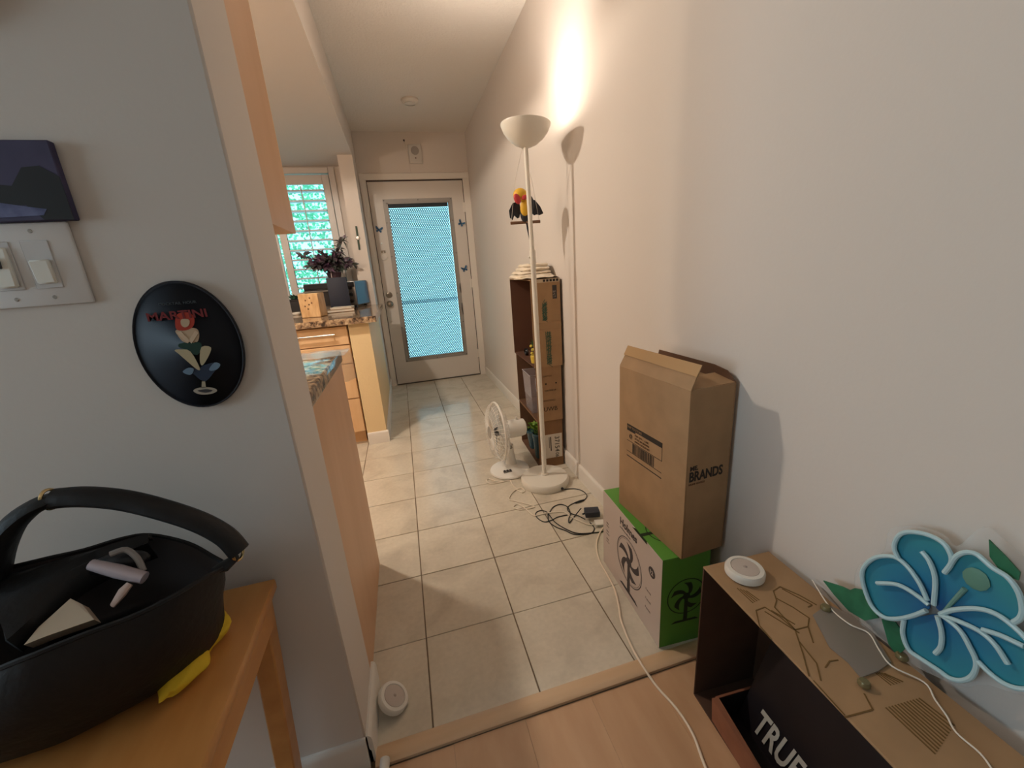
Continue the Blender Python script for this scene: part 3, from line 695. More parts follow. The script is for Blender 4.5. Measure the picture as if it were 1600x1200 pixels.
for k in range(3): MB().tube([(0, .020 * math.cos(a * PI / 10) * (1 - .08 * k), .021 + .019 * math.sin(a * PI / 10)) if 0 else (.006 * k, .021 * math.cos(a * PI / 10), .022 + .019 * math.sin(a * PI / 10)) for a in range(20)], .0028, 6, True).build('loop', black_pl, cl)

# ------------------------------------------------------------------ hanging toucan on a perch
tc_ = T('hanging_bird', 'black and yellow wooden parrot perched on a hanging swing by the lamp', 'bird ornament', (.706, .905, 1.395), -.12); tc_.scale = (1.2, 1.1, 1.15)
yel = mat('bird_yellow', (226, 178, 52), .5); bk_ = mat('bird_black', (36, 38, 46), .45); red_ = mat('bird_red', (196, 62, 66), .45)
MB().cyl((-.060, 0, -.030), (.062, 0, -.030), .006, n=14).build('perch', mat('perch_wood', (120, 88, 66), .6), tc_)
MB().ico((.010, -.004, .022), (.027, .024, .054), 3, Matrix.Rotation(.25, 4, 'Y')).build('body', bk_, tc_)
MB().ico((.001, -.022, .028), (.021, .014, .036), 3, Matrix.Rotation(.15, 4, 'Y')).build('breast', yel, tc_)
MB().ico((-.018, -.024, .074), (.028, .026, .026), 3).build('head', yel, tc_)
MB().ico((-.034, -.046, .056), (.013, .009, .021), 3, Matrix.Rotation(-.35, 4, 'Y')).build('beak', red_, tc_)
MB().ico((-.005, -.049, .060), (.013, .006, .009), 3, Matrix.Rotation(-.5, 4, 'Y')).build('cheek', red_, tc_)
for s, pts in ((-1, [(-.020, .055), (-.046, .048), (-.062, .020), (-.060, -.008), (-.050, -.018), (-.042, .0), (-.030, -.012), (-.022, -.010), (-.014, .02)]), (1, [(.024, .062), (.046, .055), (.066, .030), (.078, .002), (.070, -.002), (.062, -.004), (.050, -.001), (.040, -.004), (.020, .02)])):
    MB().prism([(x, .004, z) for x, z in pts], (0, .006, 0)).build('wing', bk_, tc_)
MB().prism([(.002, -.006, -.024), (.028, -.006, -.024), (.030, -.004, -.06), (.020, -.002, -.108), (.014, -.002, -.104), (.006, -.004, -.06)], (0, .006, 0)).build('tail', bk_, tc_)
MB().prism([(.008, -.008, -.03), (.020, -.008, -.03), (.017, -.006, -.082)], (0, .003, 0)).build('tail_stripe', mat('bird_grey', (170, 160, 148), .6), tc_)
for x in (.006, .020): MB().tube([(x, -.010, -.010), (x, -.009, -.026), (x, .004, -.036)], .004, 6).build('foot', mat('bird_foot', (150, 120, 100), .6), tc_)
sm = mat('string_white', (214, 206, 196), .6)
for x in (-.056, .058): MB().tube([(x, 0, -.024), (x * .6 - .004, -.03, .12), (-.010, -.088, .232)], .0009, 5).build('string', sm, tc_)
MB().tube([(-.010 + .0125 * math.cos(a * PI / 8), -.098 + .0125 * math.sin(a * PI / 8), .232) for a in range(16)], .0012, 5, True).build('string_loop', sm, tc_)

# ------------------------------------------------------------------ cords and charger on the tiles
def cord(pts, r, zz=None):
    out = []
    for q in pts:
        p = P(q[0], q[1], 'z', r); z = q[2] if len(q) > 2 else r + .0005
        if -.345 < p.y < -.275: z = max(z, .012 + r)
        out.append((p.x, p.y, z))
    return smooth(out, 6)
z8 = lambda pts: [(740 + a[0] / 5.454, 640 + a[1] / 5.454) + tuple(a[2:]) for a in pts]
ad = T('power_adapter', 'black power adapter block beside the green-edged carton', 'adapter', tuple(P(925, 806, 'z', .012)[:2]) + (0,), -.25)
MB().ab(-.034, .034, -.024, .024, .018, .046, .004, 2).build('housing', mat('adapter_black', (48, 52, 62), .45), ad)
MB().tube([(-.034, -.004, .032), (-.046, -.006, .028)], .004, 8).build('strain_relief', black_pl, ad)
wa_ = T('power_adapter', 'white plug adapter under the black adapter by the wall', 'adapter', tuple(P(937, 818, 'z', .01)[:2]) + (0,), -.25)
MB().ab(-.022, .022, -.018, .022, 0, .0175, .003, 2).build('housing', white_pl, wa_)
MB().ab(-.014, .014, -.0185, -.0175, .004, .013, .0005).build('socket_face', mat('socket_grey', (170, 166, 160), .5), wa_)
bc = T('power_cable', 'tangled black lamp cord with inline switch on the tiles', 'cord', (.75, .5, 0))
q = MB().tube(cord(z8([(682, 690, .014), (760, 684, .006), (860, 675), (930, 695), (965, 735), (935, 775), (860, 795), (812, 822), (800, 850), (830, 885), (890, 905), (950, 935)]), .0024), .0024, 6)
q.tube(cord(z8([(918, 882, .03), (860, 910), (815, 970, .006), (812, 930, .006), (825, 890), (800, 830), (740, 808), (680, 830), (650, 872)]), .0024), .0024, 6)
q.tube(cord(z8([(800, 898), (720, 915), (660, 945), (600, 957), (545, 925), (528, 885), (570, 860), (620, 872), (650, 905), (700, 965), (800, 1025), (900, 1056), (1080, 1045), (1110, 1035)]), .0024), .0024, 6)
q.tube(cord(z8([(634, 890, .006), (640, 950), (700, 1000), (780, 1030), (850, 1062), (930, 1064), (1005, 1052), (1028, 1010), (990, 962)]), .0024), .0024, 6)
tag(q.build('cord', mat('cord_black', (42, 44, 44), .5), bc, world=True), kind='stuff')
a_, b_ = P(*z8([(868, 793)])[0], 'z', .006), P(*z8([(940, 770)])[0], 'z', .006)
MB().tube([a_, a_.lerp(b_, .5), b_], [.004, .0055, .004], 8).build('inline_switch', black_pl, bc, world=True)
wc = MB().tube(cord(z8([(290, 606), (200, 612), (130, 590), (112, 605), (140, 632), (240, 618), (308, 605), (330, 640), (368, 682), (410, 706), (436, 695), (410, 672), (370, 680), (322, 718), (303, 765), (350, 780), (430, 800), (520, 828), (450, 848), (385, 852), (342, 832), (368, 808), (420, 828), (480, 880), (522, 905), (620, 884), (760, 874), (820, 908), (900, 950), (1000, 985), (1060, 960)]), .003), .003, 6)
tag(wc.build('power_cable', mat('cord_white', (226, 214, 196), .5)), 'thin cream cord looping from the desk fan toward the adapters', 'cord')
lc = MB().tube(cord([(940, 818), (944, 822), (937, 833), (932, 852), (936, 874), (948, 897), (960, 920), (967, 948), (970, 968), (982, 1000), (997, 1034), (1024, 1070), (1056, 1106), (1082, 1146), (1101, 1196), (1130, 1260)], .0035), .0035, 8)
tag(lc.build('power_cable', mat('cord_cream', (236, 218, 196), .45)), 'long cream cord running across the threshold onto the laminate', 'cord')

# ------------------------------------------------------------------ green and white fan carton
green = mat('carton_green', (92, 152, 58), .55); whitec = mat('carton_white', (206, 190, 180), .5); dk = mat('print_dark', (66, 58, 60), .6); dkg = mat('print_green_black', (30, 48, 24), .6); gry = mat('print_grey', (150, 136, 130), .7)
gb_ = T('product_carton', 'green and white carton printed with a fan, under the tall brown box', 'box', (.690, -.272, 0), -.055)
GW, GL, GH = .158, .400, .322
MB().ab(.0012, GW, .0012, GL, 0, GH, .001).build('green_shell', green, gb_)
MB().ab(0, .0013, .0005, GL, .001, GH - .0005).build('front_panel', whitec, gb_)
def lf_text(s, size, y, z, m, **k):
    M = WM(gb_); return text('lettering', s, size, m, gb_, M @ Vector((-.0004, y, z)), M.to_3x3() @ Vector((0, -1, 0)), M.to_3x3() @ Vector((0, 0, 1)), **k)
lf_text('Holmes', .038, .262, .272, dk, bold=.0008)
lf_text('oscillating table fan', .010, .262, .256, gry)
for y, z in ((.372, .20), (.372, .165), (.372, .13)): lf_text('quiet', .010, y, z, gry); lf_text('cool air', .008, y, z - .012, gry)
for z in (.150, .115, .080): lf_text('3 speeds', .009, .085, z, gry)
def fan_print(parent, M, ring, dark, R, name='fan_drawing', full=True):
    """flat printed fan: M maps (u, v, 0) on the face to local coordinates"""
    mb = MB(); t = MB()
    t.tube([(R * math.cos(a * PI / 24), R * math.sin(a * PI / 24), 0) for a in range(48)], .0016, 4, True, flat=.2)
    if full: t.tube([(R * .93 * math.cos(a * PI / 24), R * .93 * math.sin(a * PI / 24), 0) for a in range(48)], .0006, 4, True, flat=.2)
    for k in range(5):
        a0 = k * 2 * PI / 5 + .4; pts = []
        for i in range(9):
            r = R * (.14 + .66 * i / 8); pts.append((r * math.cos(a0 + .9 * i / 8), r * math.sin(a0 + .9 * i / 8), 0))
        for i in range(8, -1, -1):
            r = R * (.14 + .70 * i / 8); w = .62 - .14 * i / 8; pts.append((r * math.cos(a0 + w + .9 * i / 8), r * math.sin(a0 + w + .9 * i / 8), 0))
        t.prism(pts, (0, 0, .0004))
    t.prism([(R * .2 * math.cos(a * PI / 8), R * .2 * math.sin(a * PI / 8), 0) for a in range(16)], (0, 0, .0005))
    t.prism([(-R * .09, -R * .2, 0), (R * .09, -R * .2, 0), (R * .11, -R * 1.42, 0), (-R * .11, -R * 1.42, 0)], (0, 0, .0005))
    t.prism([(-R * .75, -R * 1.52, 0), (-R * .55, -R * 1.40, 0), (R * .55, -R * 1.40, 0), (R * .75, -R * 1.52, 0)], (0, 0, .0005))
    me = t.mesh(name, dark); me.transform(M); o = bpy.data.objects.new(name, me); COL.objects.link(o); o.parent = parent; return o
def basis(o, X, Y):
    X = Vector(X); Y = Vector(Y); Z = X.cross(Y); M = Matrix.Identity(4)
    for i in range(3): M[i][0] = X[i]; M[i][1] = Y[i]; M[i][2] = Z[i]; M[i][3] = o[i]
    return M
fan_print(gb_, basis((-.0004, .195, .160), (0, -1, 0), (0, 0, 1)), dk, dk, .086)
fan_print(gb_, basis((.085, .0008, .175), (1, 0, 0), (0, 0, 1)), dkg, dkg, .062, full=False)
fan_print(gb_, basis((.085, .12, GH + .0004), (0, -1, 0), (1, 0, 0)), dkg, dkg, .06, full=False)
o = MB().lathe([(0, .0006), (.018, .0006), (.018, 0)], 26, Matrix.Rotation(-PI / 2, 4, 'Y'), (-.0002, .052, .238)).build('size_badge', dk, gb_)
M_ = WM(gb_); text('badge_number', '12', .020, whitec, gb_, M_ @ Vector((-.0012, .064, .231)), M_.to_3x3() @ Vector((0, -1, 0)), (0, 0, 1), bold=.0005)

# ------------------------------------------------------------------ tall brown box
bb = T('cardboard_box', 'tall plain brown box with open flaps standing on the green carton', 'box', (.741, -.286, .3225), .055)
BW, BL, BH, th = .146, .318, .505, .004
MB().ab(0, th, 0, BL, 0, BH, .001).build('left_side', card, bb)
MB().ab(BW - th, BW, 0, BL, 0, BH, .001).build('right_side', card, bb)
MB().ab(th, BW - th, 0, th, 0, BH, .001).build('near_side', card, bb)
MB().ab(th, BW - th, BL - th, BL, 0, BH, .001).build('far_side', card, bb)
MB().ab(th, BW - th, th, BL - th, 0, th).build('bottom_side', card_in, bb)
def flap(a, b, v, name='flap', m=card, inset=.004):
    a, b, v = Vector(a), Vector(b), Vector(v); e = (b - a).normalized() * inset; n = (b - a).cross(v).normalized() * .0035
    return MB().prism([a, b, b + v - e, a + v + e], n).build(name, m, bb)
flap((0, 0, BH), (0, BL, BH), (.030, 0, .058))
MB().prism([(BW, BL, BH), (BW, 0, BH), (BW - .001, .030, BH + .026), (BW - .002, .075, BH + .034), (BW - .002, BL - .012, BH + .036)], (-.0035, 0, 0)).build('flap', card_in, bb)
flap((th, .002, BH - .002), (BW - th, .002, BH - .002), (0, .066, .012))
flap((BW - th, BL - .002, BH - .002), (th, BL - .002, BH - .002), (0, -.066, -.004))
MB().prism([(.016, .0, BH + .034), (.031, .0, BH + .062), (.031, BL, BH + .062), (.016, BL, BH + .034)], (-.0012, 0, .0006)).build('packing_tape', mat('flap_tape', (182, 146, 104), .12, coat=.6), bb)
def bb_rect(y0, y1, z0, z1, m=ink): return MB().ab(-.0005, 0, y0, y1, z0, z1).build('printed_bar', m, bb)
Y0, Y1, ZA = .098, .272, .322
bb_rect(Y0, Y1, ZA - .016, ZA); bb_rect(Y1 - .045, Y1, ZA - .022, ZA - .016)
bb_rect(Y0, Y1, ZA - .058, ZA - .0565); bb_rect(Y0, Y1, ZA - .096, ZA - .0945); bb_rect(Y0, Y1, ZA - .114, ZA - .111); bb_rect(Y0, Y0 + .0015, ZA - .058, ZA)
random.seed(4); y = Y0 + .035; q = MB()
while y < Y1 - .03:
    w = random.choice((.0015, .003, .0045)); q.ab(-.0005, 0, y, y + w, ZA - .0935, ZA - .0595); y += w + random.choice((.0012, .002, .003))
tag(q.build('barcode', ink, bb), kind='stuff')
def bbt(s, size, y, z, m=ink, **k):
    M = WM(bb); return text('lettering', s, size, m, bb, M @ Vector((-.0004, y, z)), M.to_3x3() @ Vector((0, -1, 0)), (0, 0, 1), **k)
bbt('SHIP TO STORE', .011, Y1 - .002, ZA - .0125, mat('print_tan', (150, 118, 84), .8)); bbt('@', .018, Y1 - .012, ZA - .044)
for k, s_ in enumerate(('ITEM QTY 1  CASE', 'STYLE 204 BROWN', 'MADE FOR EXPORT')): bbt(s_, .0085, Y1 - .042, ZA - .030 - k * .0105, mat('print_brown', (92, 62, 42), .8))
M_ = WM(bb)
text('lettering', 'BRANDS', .040, ink, bb, M_ @ Vector((.010, -.0004, .246)), M_.to_3x3() @ Vector((1, 0, 0)), (0, 0, 1), bold=.0012, sx=.74)
text('lettering', 'ME.', .018, ink, bb, M_ @ Vector((.012, -.0004, .278)), M_.to_3x3() @ Vector((1, 0, 0)), (0, 0, 1), bold=.0006)
text('lettering', 'HOME GOODS', .008, mat('print_brown', (92, 62, 42), .8), bb, M_ @ Vector((.010, -.0004, .234)), M_.to_3x3() @ Vector((1, 0, 0)), (0, 0, 1))

# ------------------------------------------------------------------ long carton on its side, bottom right
CBW, CBL, CBH = .188, 1.05, .420
cn = T('cardboard_box', 'long printed carton lying on its side against the right wall, open to the left', 'box', (.697, -.418, 0), -.057)
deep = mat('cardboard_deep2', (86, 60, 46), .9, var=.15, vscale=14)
MB().ab(0, CBW, -CBL, 0, CBH - .005, CBH, .0012).build('top_side', card, cn)
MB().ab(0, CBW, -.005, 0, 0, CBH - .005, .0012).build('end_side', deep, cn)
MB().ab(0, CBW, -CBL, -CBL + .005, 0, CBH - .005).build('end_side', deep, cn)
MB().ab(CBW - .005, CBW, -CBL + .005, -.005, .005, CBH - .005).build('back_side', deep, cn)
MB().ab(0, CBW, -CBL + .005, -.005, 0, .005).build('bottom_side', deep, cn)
# printed drawings on its top
olive = mat('print_olive', (112, 84, 44), .8); q = MB(); TZ = CBH + .0006
z3 = lambda pts: [P(1060 + a / 2.963, 800 + b / 2.963, 'z', TZ) for a, b in pts]
draws = [[(360, 455), (400, 440), (470, 485), (540, 545), (600, 530), (625, 605)], [(440, 365), (470, 345), (560, 385), (640, 430)], [(440, 365), (455, 410), (445, 440), (500, 500), (540, 545)], [(455, 400), (530, 440), (605, 490), (600, 530)],
         [(360, 455), (375, 525), (430, 590)], [(540, 545), (575, 650), (605, 760)], [(680, 720), (700, 690), (740, 685)], [(770, 950), (900, 915), (860, 840)], [(480, 355), (620, 430), (600, 440)], [(400, 460), (560, 560)], [(430, 455), (540, 520)], [(625, 780), (770, 940)], [(560, 600), (640, 700), (660, 780)]]
for pl_ in draws:
    v = z3(pl_)
    for a, b in zip(v, v[1:]): q.bar(a, b, .0022, .0008)
for k in range(4): 
    v = z3([(272 + k * 14, 352 + k * 4), (345 + k * 10, 420 - k * 4)]); q.bar(v[0], v[1], .0016, .0008)
for k in range(5):
    v = z3([(905 + k * 12, 738 + k * 2), (985 + k * 14, 802 - k * 4)]); q.bar(v[0], v[1], .0016, .0008)
for k in range(12):
    v = z3([(960 + k * 14, 905 - k * 4), (1190 + k * 8, 1120 - k * 12)]); q.bar(v[0], v[1], .0022, .0008)
tag(q.build('printed_drawing', olive, cn, world=True), kind='stuff')
# black printed mailer inside the carton
ml = T('black_mailer_box', 'open black box with white lettering inside the long carton', 'box', (.697, -.418, 0), -.057)
blk = mat('mailer_black', (34, 28, 32), .45, var=.2, vscale=10); rim = mat('mailer_kraft', (150, 96, 70), .7, var=.2, vscale=20)
MB().ab(.004, .168, -.95, -.075, .0055, .010).build('tray_floor', blk, ml)
MB().ab(.004, .168, -.079, -.075, .010, .085).build('tray_wall', blk, ml)
MB().ab(.004, .168, -.0795, -.0745, .085, .0875).build('rim', rim, ml)
MB().prism([(-.006, -.075, .086), (.006, -.079, .088), (.000, -.30, .060), (-.022, -.44, .010), (-.010, -.30, .008), (.000, -.075, .008)], (.004, 0, 0)).build('tray_wall', rim, ml)
MB().prism([(.066, -.95, .011), (.066, -.085, .011), (.172, -.085, .34), (.172, -.95, .34)], (.003, 0, -.001)).build('lid', blk, ml)
M_ = WM(ml); up = M_.to_3x3() @ Vector((.106, 0, .329)).normalized()
text('lettering', 'TRUE C', .088, mat('mailer_white', (196, 192, 184), .6), ml, M_ @ Vector((.0705, -.125, .033)), M_.to_3x3() @ Vector((0, -1, 0)), up, bold=.0022, sx=.56, shear=.2)

# ------------------------------------------------------------------ puck lights
def puck(loc, rot, label):
    t = T('puck_light', label, 'light', loc, 0, 'round white puck lights'); t.rotation_euler = rot
    MB().lathe([(0, 0), (.038, 0), (.0425, .004), (.0425, .015), (.039, .0205), (.031, .0215), (.030, .0190), (0, .0190)], 48).build('housing', white_pl, t)
    MB().lathe([(0, .0222), (.010, .0218), (.029, .0205), (.0295, .0190)], 40).build('lens', mat('puck_lens', (196, 182, 172), .4), t)
    MB().lathe([(0, .0238), (.0035, .0230), (.005, .0216)], 16).build('sensor_dome', mat('sensor_tan', (176, 160, 150), .3), t)
    return t
p = P(1163, 897, 'z', .421); puck((p.x, p.y, .4205), (0, 0, .3), 'white round puck light lying on top of the long carton')
puck((-.087, -.180, .028), (0, 0, 0), 'white round puck light leaning on the baseboard of the near wall stub')
pk_ = [o for o in COL.objects if o.name.startswith('puck_light')][-1]
pk_.rotation_euler = Vector((.55, -.12, .82)).to_track_quat('Z', 'Y').to_euler(); pk_.location = (-.105, -.192, .024)

# ------------------------------------------------------------------ hibiscus neon sign on clear acrylic
FX = .862
ns = T('neon_sign', 'teal hibiscus neon sign with white tube outlines on clear acrylic, on the carton', 'sign', (FX, -.72, CBH + .001))
def z4(pts, x=FX):
    v = [P(1240 + a / 4, 800 + b / 4, 'x', x) for a, b in pts]
    return [Vector((p.x, p.y, max(p.z, CBH + .0015))) for p in v]
def petal_mat():
    M = bpy.data.materials.new('petal_print'); M.use_nodes = True; nt = M.node_tree; b = nt.nodes['Principled BSDF']; L = nt.links
    tc = nt.nodes.new('ShaderNodeTexCoord'); c = z4([(880, 600)])[0]; sub = nt.nodes.new('ShaderNodeVectorMath'); sub.operation = 'SUBTRACT'; sub.inputs[1].default_value = c - ns.location
    L.new(tc.outputs['Object'], sub.inputs[0]); ln = nt.nodes.new('ShaderNodeVectorMath'); ln.operation = 'LENGTH'; L.new(sub.outputs[0], ln.inputs[0])
    n = nt.nodes.new('ShaderNodeTexNoise'); n.inputs['Scale'].default_value = 18; L.new(tc.outputs['Object'], n.inputs[0])
    ma = nt.nodes.new('ShaderNodeMath'); ma.operation = 'MULTIPLY_ADD'; ma.inputs[1].default_value = .05; L.new(n.outputs[0], ma.inputs[0]); L.new(ln.outputs['Value'], ma.inputs[2])
    r = nt.nodes.new('ShaderNodeValToRGB'); mr = nt.nodes.new('ShaderNodeMath'); mr.operation = 'MULTIPLY'; mr.inputs[1].default_value = 5; L.new(ma.outputs[0], mr.inputs[0]); L.new(mr.outputs[0], r.inputs[0])
    e = r.color_ramp.elements; e[0].position = .12; e[0].color = lin((32, 84, 138)) + (1,); e[1].position = .9; e[1].color = lin((60, 148, 150)) + (1,); x = e.new(.45); x.color = lin((44, 124, 156)) + (1,)
    L.new(r.outputs[0], b.inputs[0]); b.inputs['Roughness'].default_value = .35; return M
pm = petal_mat(); tube_m = mat('neon_tube', (180, 208, 214), .35)
petals = {'A': [(840, 560), (790, 450), (720, 350), (650, 290), (620, 220), (650, 150), (720, 125), (830, 140), (930, 190), (985, 260), (985, 330), (930, 400), (880, 570)],
          'B': [(850, 580), (790, 450), (720, 350), (650, 305), (580, 280), (500, 292), (440, 345), (430, 410), (450, 500), (490, 590), (560, 655), (640, 668), (740, 650), (830, 615)],
          'C': [(890, 600), (930, 400), (1000, 290), (1080, 252), (1150, 268), (1240, 345), (1340, 410), (1405, 500), (1430, 600), (1420, 670), (1370, 690), (1270, 640), (1150, 605), (1000, 610)],
          'D': [(890, 640), (780, 655), (700, 670), (680, 760), (720, 860), (800, 920), (900, 985), (980, 1040), (1060, 1052), (1120, 1020), (1142, 940), (1100, 840), (1040, 740), (960, 670)],
          'E': [(920, 640), (1000, 612), (1150, 605), (1270, 640), (1380, 720), (1480, 820), (1560, 930), (1600, 1020), (1560, 1090), (1440, 1110), (1330, 1080), (1230, 1010), (1150, 930), (1100, 840), (1040, 740), (960, 670)]}
for k, pts in petals.items():
    sm_ = smooth(z4(pts), 4, True)
    dx = {'A': 0, 'B': -.0003, 'C': .0003, 'D': -.0006, 'E': -.0009}[k]
    MB().prism([p + Vector((dx, 0, 0)) for p in sm_], (.0025, 0, 0)).build('petal', pm, ns, world=True)
def neon(pts, closed=False): MB().tube(smooth(z4(pts, FX - .006), 6, closed), .0037, 8, closed).build('neon_tube', tube_m, ns, world=True)
neon([(835, 550), (790, 450), (720, 350), (650, 290), (580, 275), (500, 290), (440, 345), (428, 410), (450, 500), (490, 590), (560, 655), (640, 668), (740, 650), (830, 615)])
neon([(655, 290), (628, 220), (655, 150), (720, 125), (830, 140), (930, 190), (980, 260), (985, 320), (942, 380)])
neon([(985, 320), (1020, 275), (1080, 252), (1150, 268), (1240, 345), (1340, 410), (1405, 500), (1430, 600), (1418, 660), (1375, 690)])
neon([(915, 640), (1000, 612), (1150, 605), (1270, 640), (1380, 720), (1480, 820), (1560, 920), (1600, 1020), (1560, 1090), (1440, 1108), (1330, 1080), (1230, 1010), (1150, 930)])
neon([(690, 672), (682, 760), (720, 860), (800, 920), (900, 985), (980, 1040), (1060, 1052), (1120, 1020), (1142, 940), (1100, 840), (1040, 740), (960, 670), (915, 640)])
for v in ([(520, 445), (640, 452), (740, 500), (845, 580)], [(800, 245), (850, 310), (885, 420), (875, 580)], [(898, 650), (925, 750), (920, 840), (885, 885)], [(925, 645), (1050, 690), (1170, 750), (1260, 830), (1340, 950)], [(1180, 735), (1290, 770), (1440, 840)]): neon(v)
neon_g = mat('sign_leaf', (54, 122, 88), .45, rgb2=(38, 96, 68), vscale=30)
for pts in ([(180, 430), (300, 468), (345, 490), (375, 478), (440, 490), (480, 560), (525, 665), (440, 680), (340, 620), (250, 520)], [(545, 670), (630, 690), (680, 760), (700, 850), (640, 915), (590, 830)], [(1215, 175), (1330, 290), (1410, 380), (1400, 430), (1300, 390), (1220, 280)]):
    MB().prism([p + Vector((.0015, 0, 0)) for p in z4(pts)], (.0025, 0, 0)).build('leaf', neon_g, ns, world=True)
MB().tube(z4([(930, 630), (1000, 555), (1070, 480)], FX - .003), [.002, .003, .0035], 8).build('stamen', mat('stamen_teal', (110, 150, 140), .5), ns, world=True)
MB().ico(z4([(1140, 420)], FX - .002)[0], (.0025, .016, .018), 2).build('pollen_spot', mat('pollen_olive', (96, 140, 124), .6), ns, world=True)
acr = mat('clear_acrylic', (225, 228, 228), .06, alpha=.14, spec=1.0)
out = smooth(z4([(380, 440), (420, 320), (560, 250), (600, 110), (760, 90), (930, 140), (1020, 215), (1180, 95), (1330, 190), (1440, 290), (1560, 420), (1650, 650), (1720, 900), (1680, 1130), (1450, 1150), (1200, 1080), (1050, 1090), (850, 1010), (700, 930), (560, 800), (420, 700)], FX + .006), 4, True)
MB().prism([p for p in out], (.003, 0, 0)).build('acrylic_backing', acr, ns, world=True)
MB().prism([P(*q, 'z', CBH + .001) for q in ((1270, 962), (1292, 946), (1330, 962), (1362, 988), (1392, 1036), (1372, 1050), (1345, 1060), (1325, 1036), (1296, 1012))], (0, 0, .003)).build('grey_smudge', mat('smudge_grey', (150, 138, 128), .3, alpha=.75, spec=1), ns, world=True)  # thin translucent grey sheet where the carton top has a grey smudge
for q in ((1290, 950), (1350, 1068), (1409, 1026)):
    p = P(*q, 'z', CBH + .006); MB().lathe([(0, .008), (.007, .008), (.0095, .004), (.0095, 0)], 18, None, (p.x, p.y, CBH + .0042)).build('standoff', mat('standoff_olive', (128, 116, 82), .3, metal=.3), ns, world=True)
v = [P(*q, 'z', CBH + .008) for q in ((1269, 906), (1296, 948), (1327, 975), (1357, 989), (1374, 1016), (1394, 1041), (1445, 1063), (1462, 1090), (1480, 1115), (1495, 1141), (1532, 1173), (1551, 1198))]
MB().tube(smooth([Vector((p.x, p.y, CBH + .008 - (.0045 if i > 5 else 0))) for i, p in enumerate(v)], 5), .0014, 7).build('power_wire', mat('wire_clear_white', (232, 222, 208), .25), ns, world=True)

# ------------------------------------------------------------------ near wall: plaque, switches, picture
WYF = YS0
pq = T('wall_plaque', 'dark oval wall plaque with a red-haired pin-up in a cocktail glass', 'plaque', (-.2735, WYF, 1.066))
navy = mat('plaque_navy', (14, 18, 32), .55)
g = [[(.0765 * k * math.cos(a * PI / 32), yy, .1065 * k * math.sin(a * PI / 32)) for a in range(64)] for k, yy in ((.99, 0), (1, -.002), (1, -.008), (.985, -.010), (.95, -.0085))]
MB().sheet(g, 0, True).prism([(.0765 * .95 * math.cos(a * PI / 32), -.0085, .1065 * .95 * math.sin(a * PI / 32)) for a in range(64)], (0, .001, 0)).build('board', navy, pq)
f3 = lambda pts, d=0: [P(180 + a / 5.454, 430 + b / 5.454, 'y', WYF - .0095 - d) for a, b in pts]
def fig(name, pts, rgb, d=0, sm_=True):
    v = f3(pts, d); v = smooth(v, 3, True) if sm_ else v
    MB().prism(v, (0, .0006, 0)).build(name, mat('plaque_' + name + str(rgb[0]), rgb, .5), pq, world=True)
skin = (198, 170, 140)
fig('shoulders', [(515, 470), (600, 450), (690, 455), (715, 500), (705, 560), (670, 578), (640, 560), (620, 580), (570, 560), (530, 510)], skin)
fig('hair', [(510, 400), (525, 335), (590, 315), (650, 330), (675, 380), (660, 440), (600, 470), (525, 465)], (176, 56, 36), .0006)
fig('face', [(560, 380), (600, 372), (632, 385), (628, 425), (595, 445), (562, 425)], skin, .0012)
fig('arm', [(520, 490), (560, 480), (640, 560), (615, 580)], (214, 186, 156), .0008, False)
fig('arm', [(712, 490), (680, 470), (625, 560), (650, 582)], (214, 186, 156), .0008, False)
fig('dress', [(545, 585), (620, 572), (720, 572), (735, 620), (700, 680), (640, 660), (590, 630), (540, 612)], (22, 58, 46))
fig('leg', [(505, 640), (560, 632), (640, 650), (720, 790), (700, 805), (620, 740), (540, 670)], (188, 172, 138), .0004)
fig('leg', [(735, 612), (815, 615), (800, 680), (760, 750), (735, 768), (720, 720)], (188, 172, 138), .0004)
fig('glass_bowl', [(570, 825), (640, 785), (700, 800), (750, 770), (840, 745), (895, 770), (850, 815), (800, 880), (760, 905), (710, 880), (660, 840)], (36, 50, 72), -.0002)
fig('glove', [(575, 822), (620, 790), (668, 800), (650, 845), (610, 845)], (110, 134, 156), .0006); fig('glove', [(800, 800), (845, 745), (895, 760), (870, 800), (820, 815)], (110, 134, 156), .0006)
fig('stem', [(738, 905), (765, 905), (775, 965), (735, 965)], (176, 164, 140), .0002, False)
fig('glass_foot', [(665, 985), (700, 962), (770, 955), (840, 962), (868, 985), (830, 1008), (760, 1018), (700, 1010)], (176, 164, 148), .0002); fig('foot_shade', [(700, 985), (770, 972), (830, 984), (770, 1002)], (60, 56, 58), .0008)
p = f3([(250, 375)])[0]; q_ = f3([(910, 322)])[0]; X = (q_ - p); 
text('lettering', 'MARTINI', .0185, mat('plaque_red', (120, 32, 34), .5), pq, (p.x + .003, WYF - .0102, p.z - .004), (1, 0, .0), (0, 0, 1), bold=.0004, sx=1.18)
text('lettering', 'COCKTAIL HOUR', .006, mat('plaque_grey', (70, 78, 84), .5), pq, (f3([(370, 262)])[0].x, WYF - .0102, f3([(370, 262)])[0].z), (1, 0, 0), (0, 0, 1), sx=1.1)

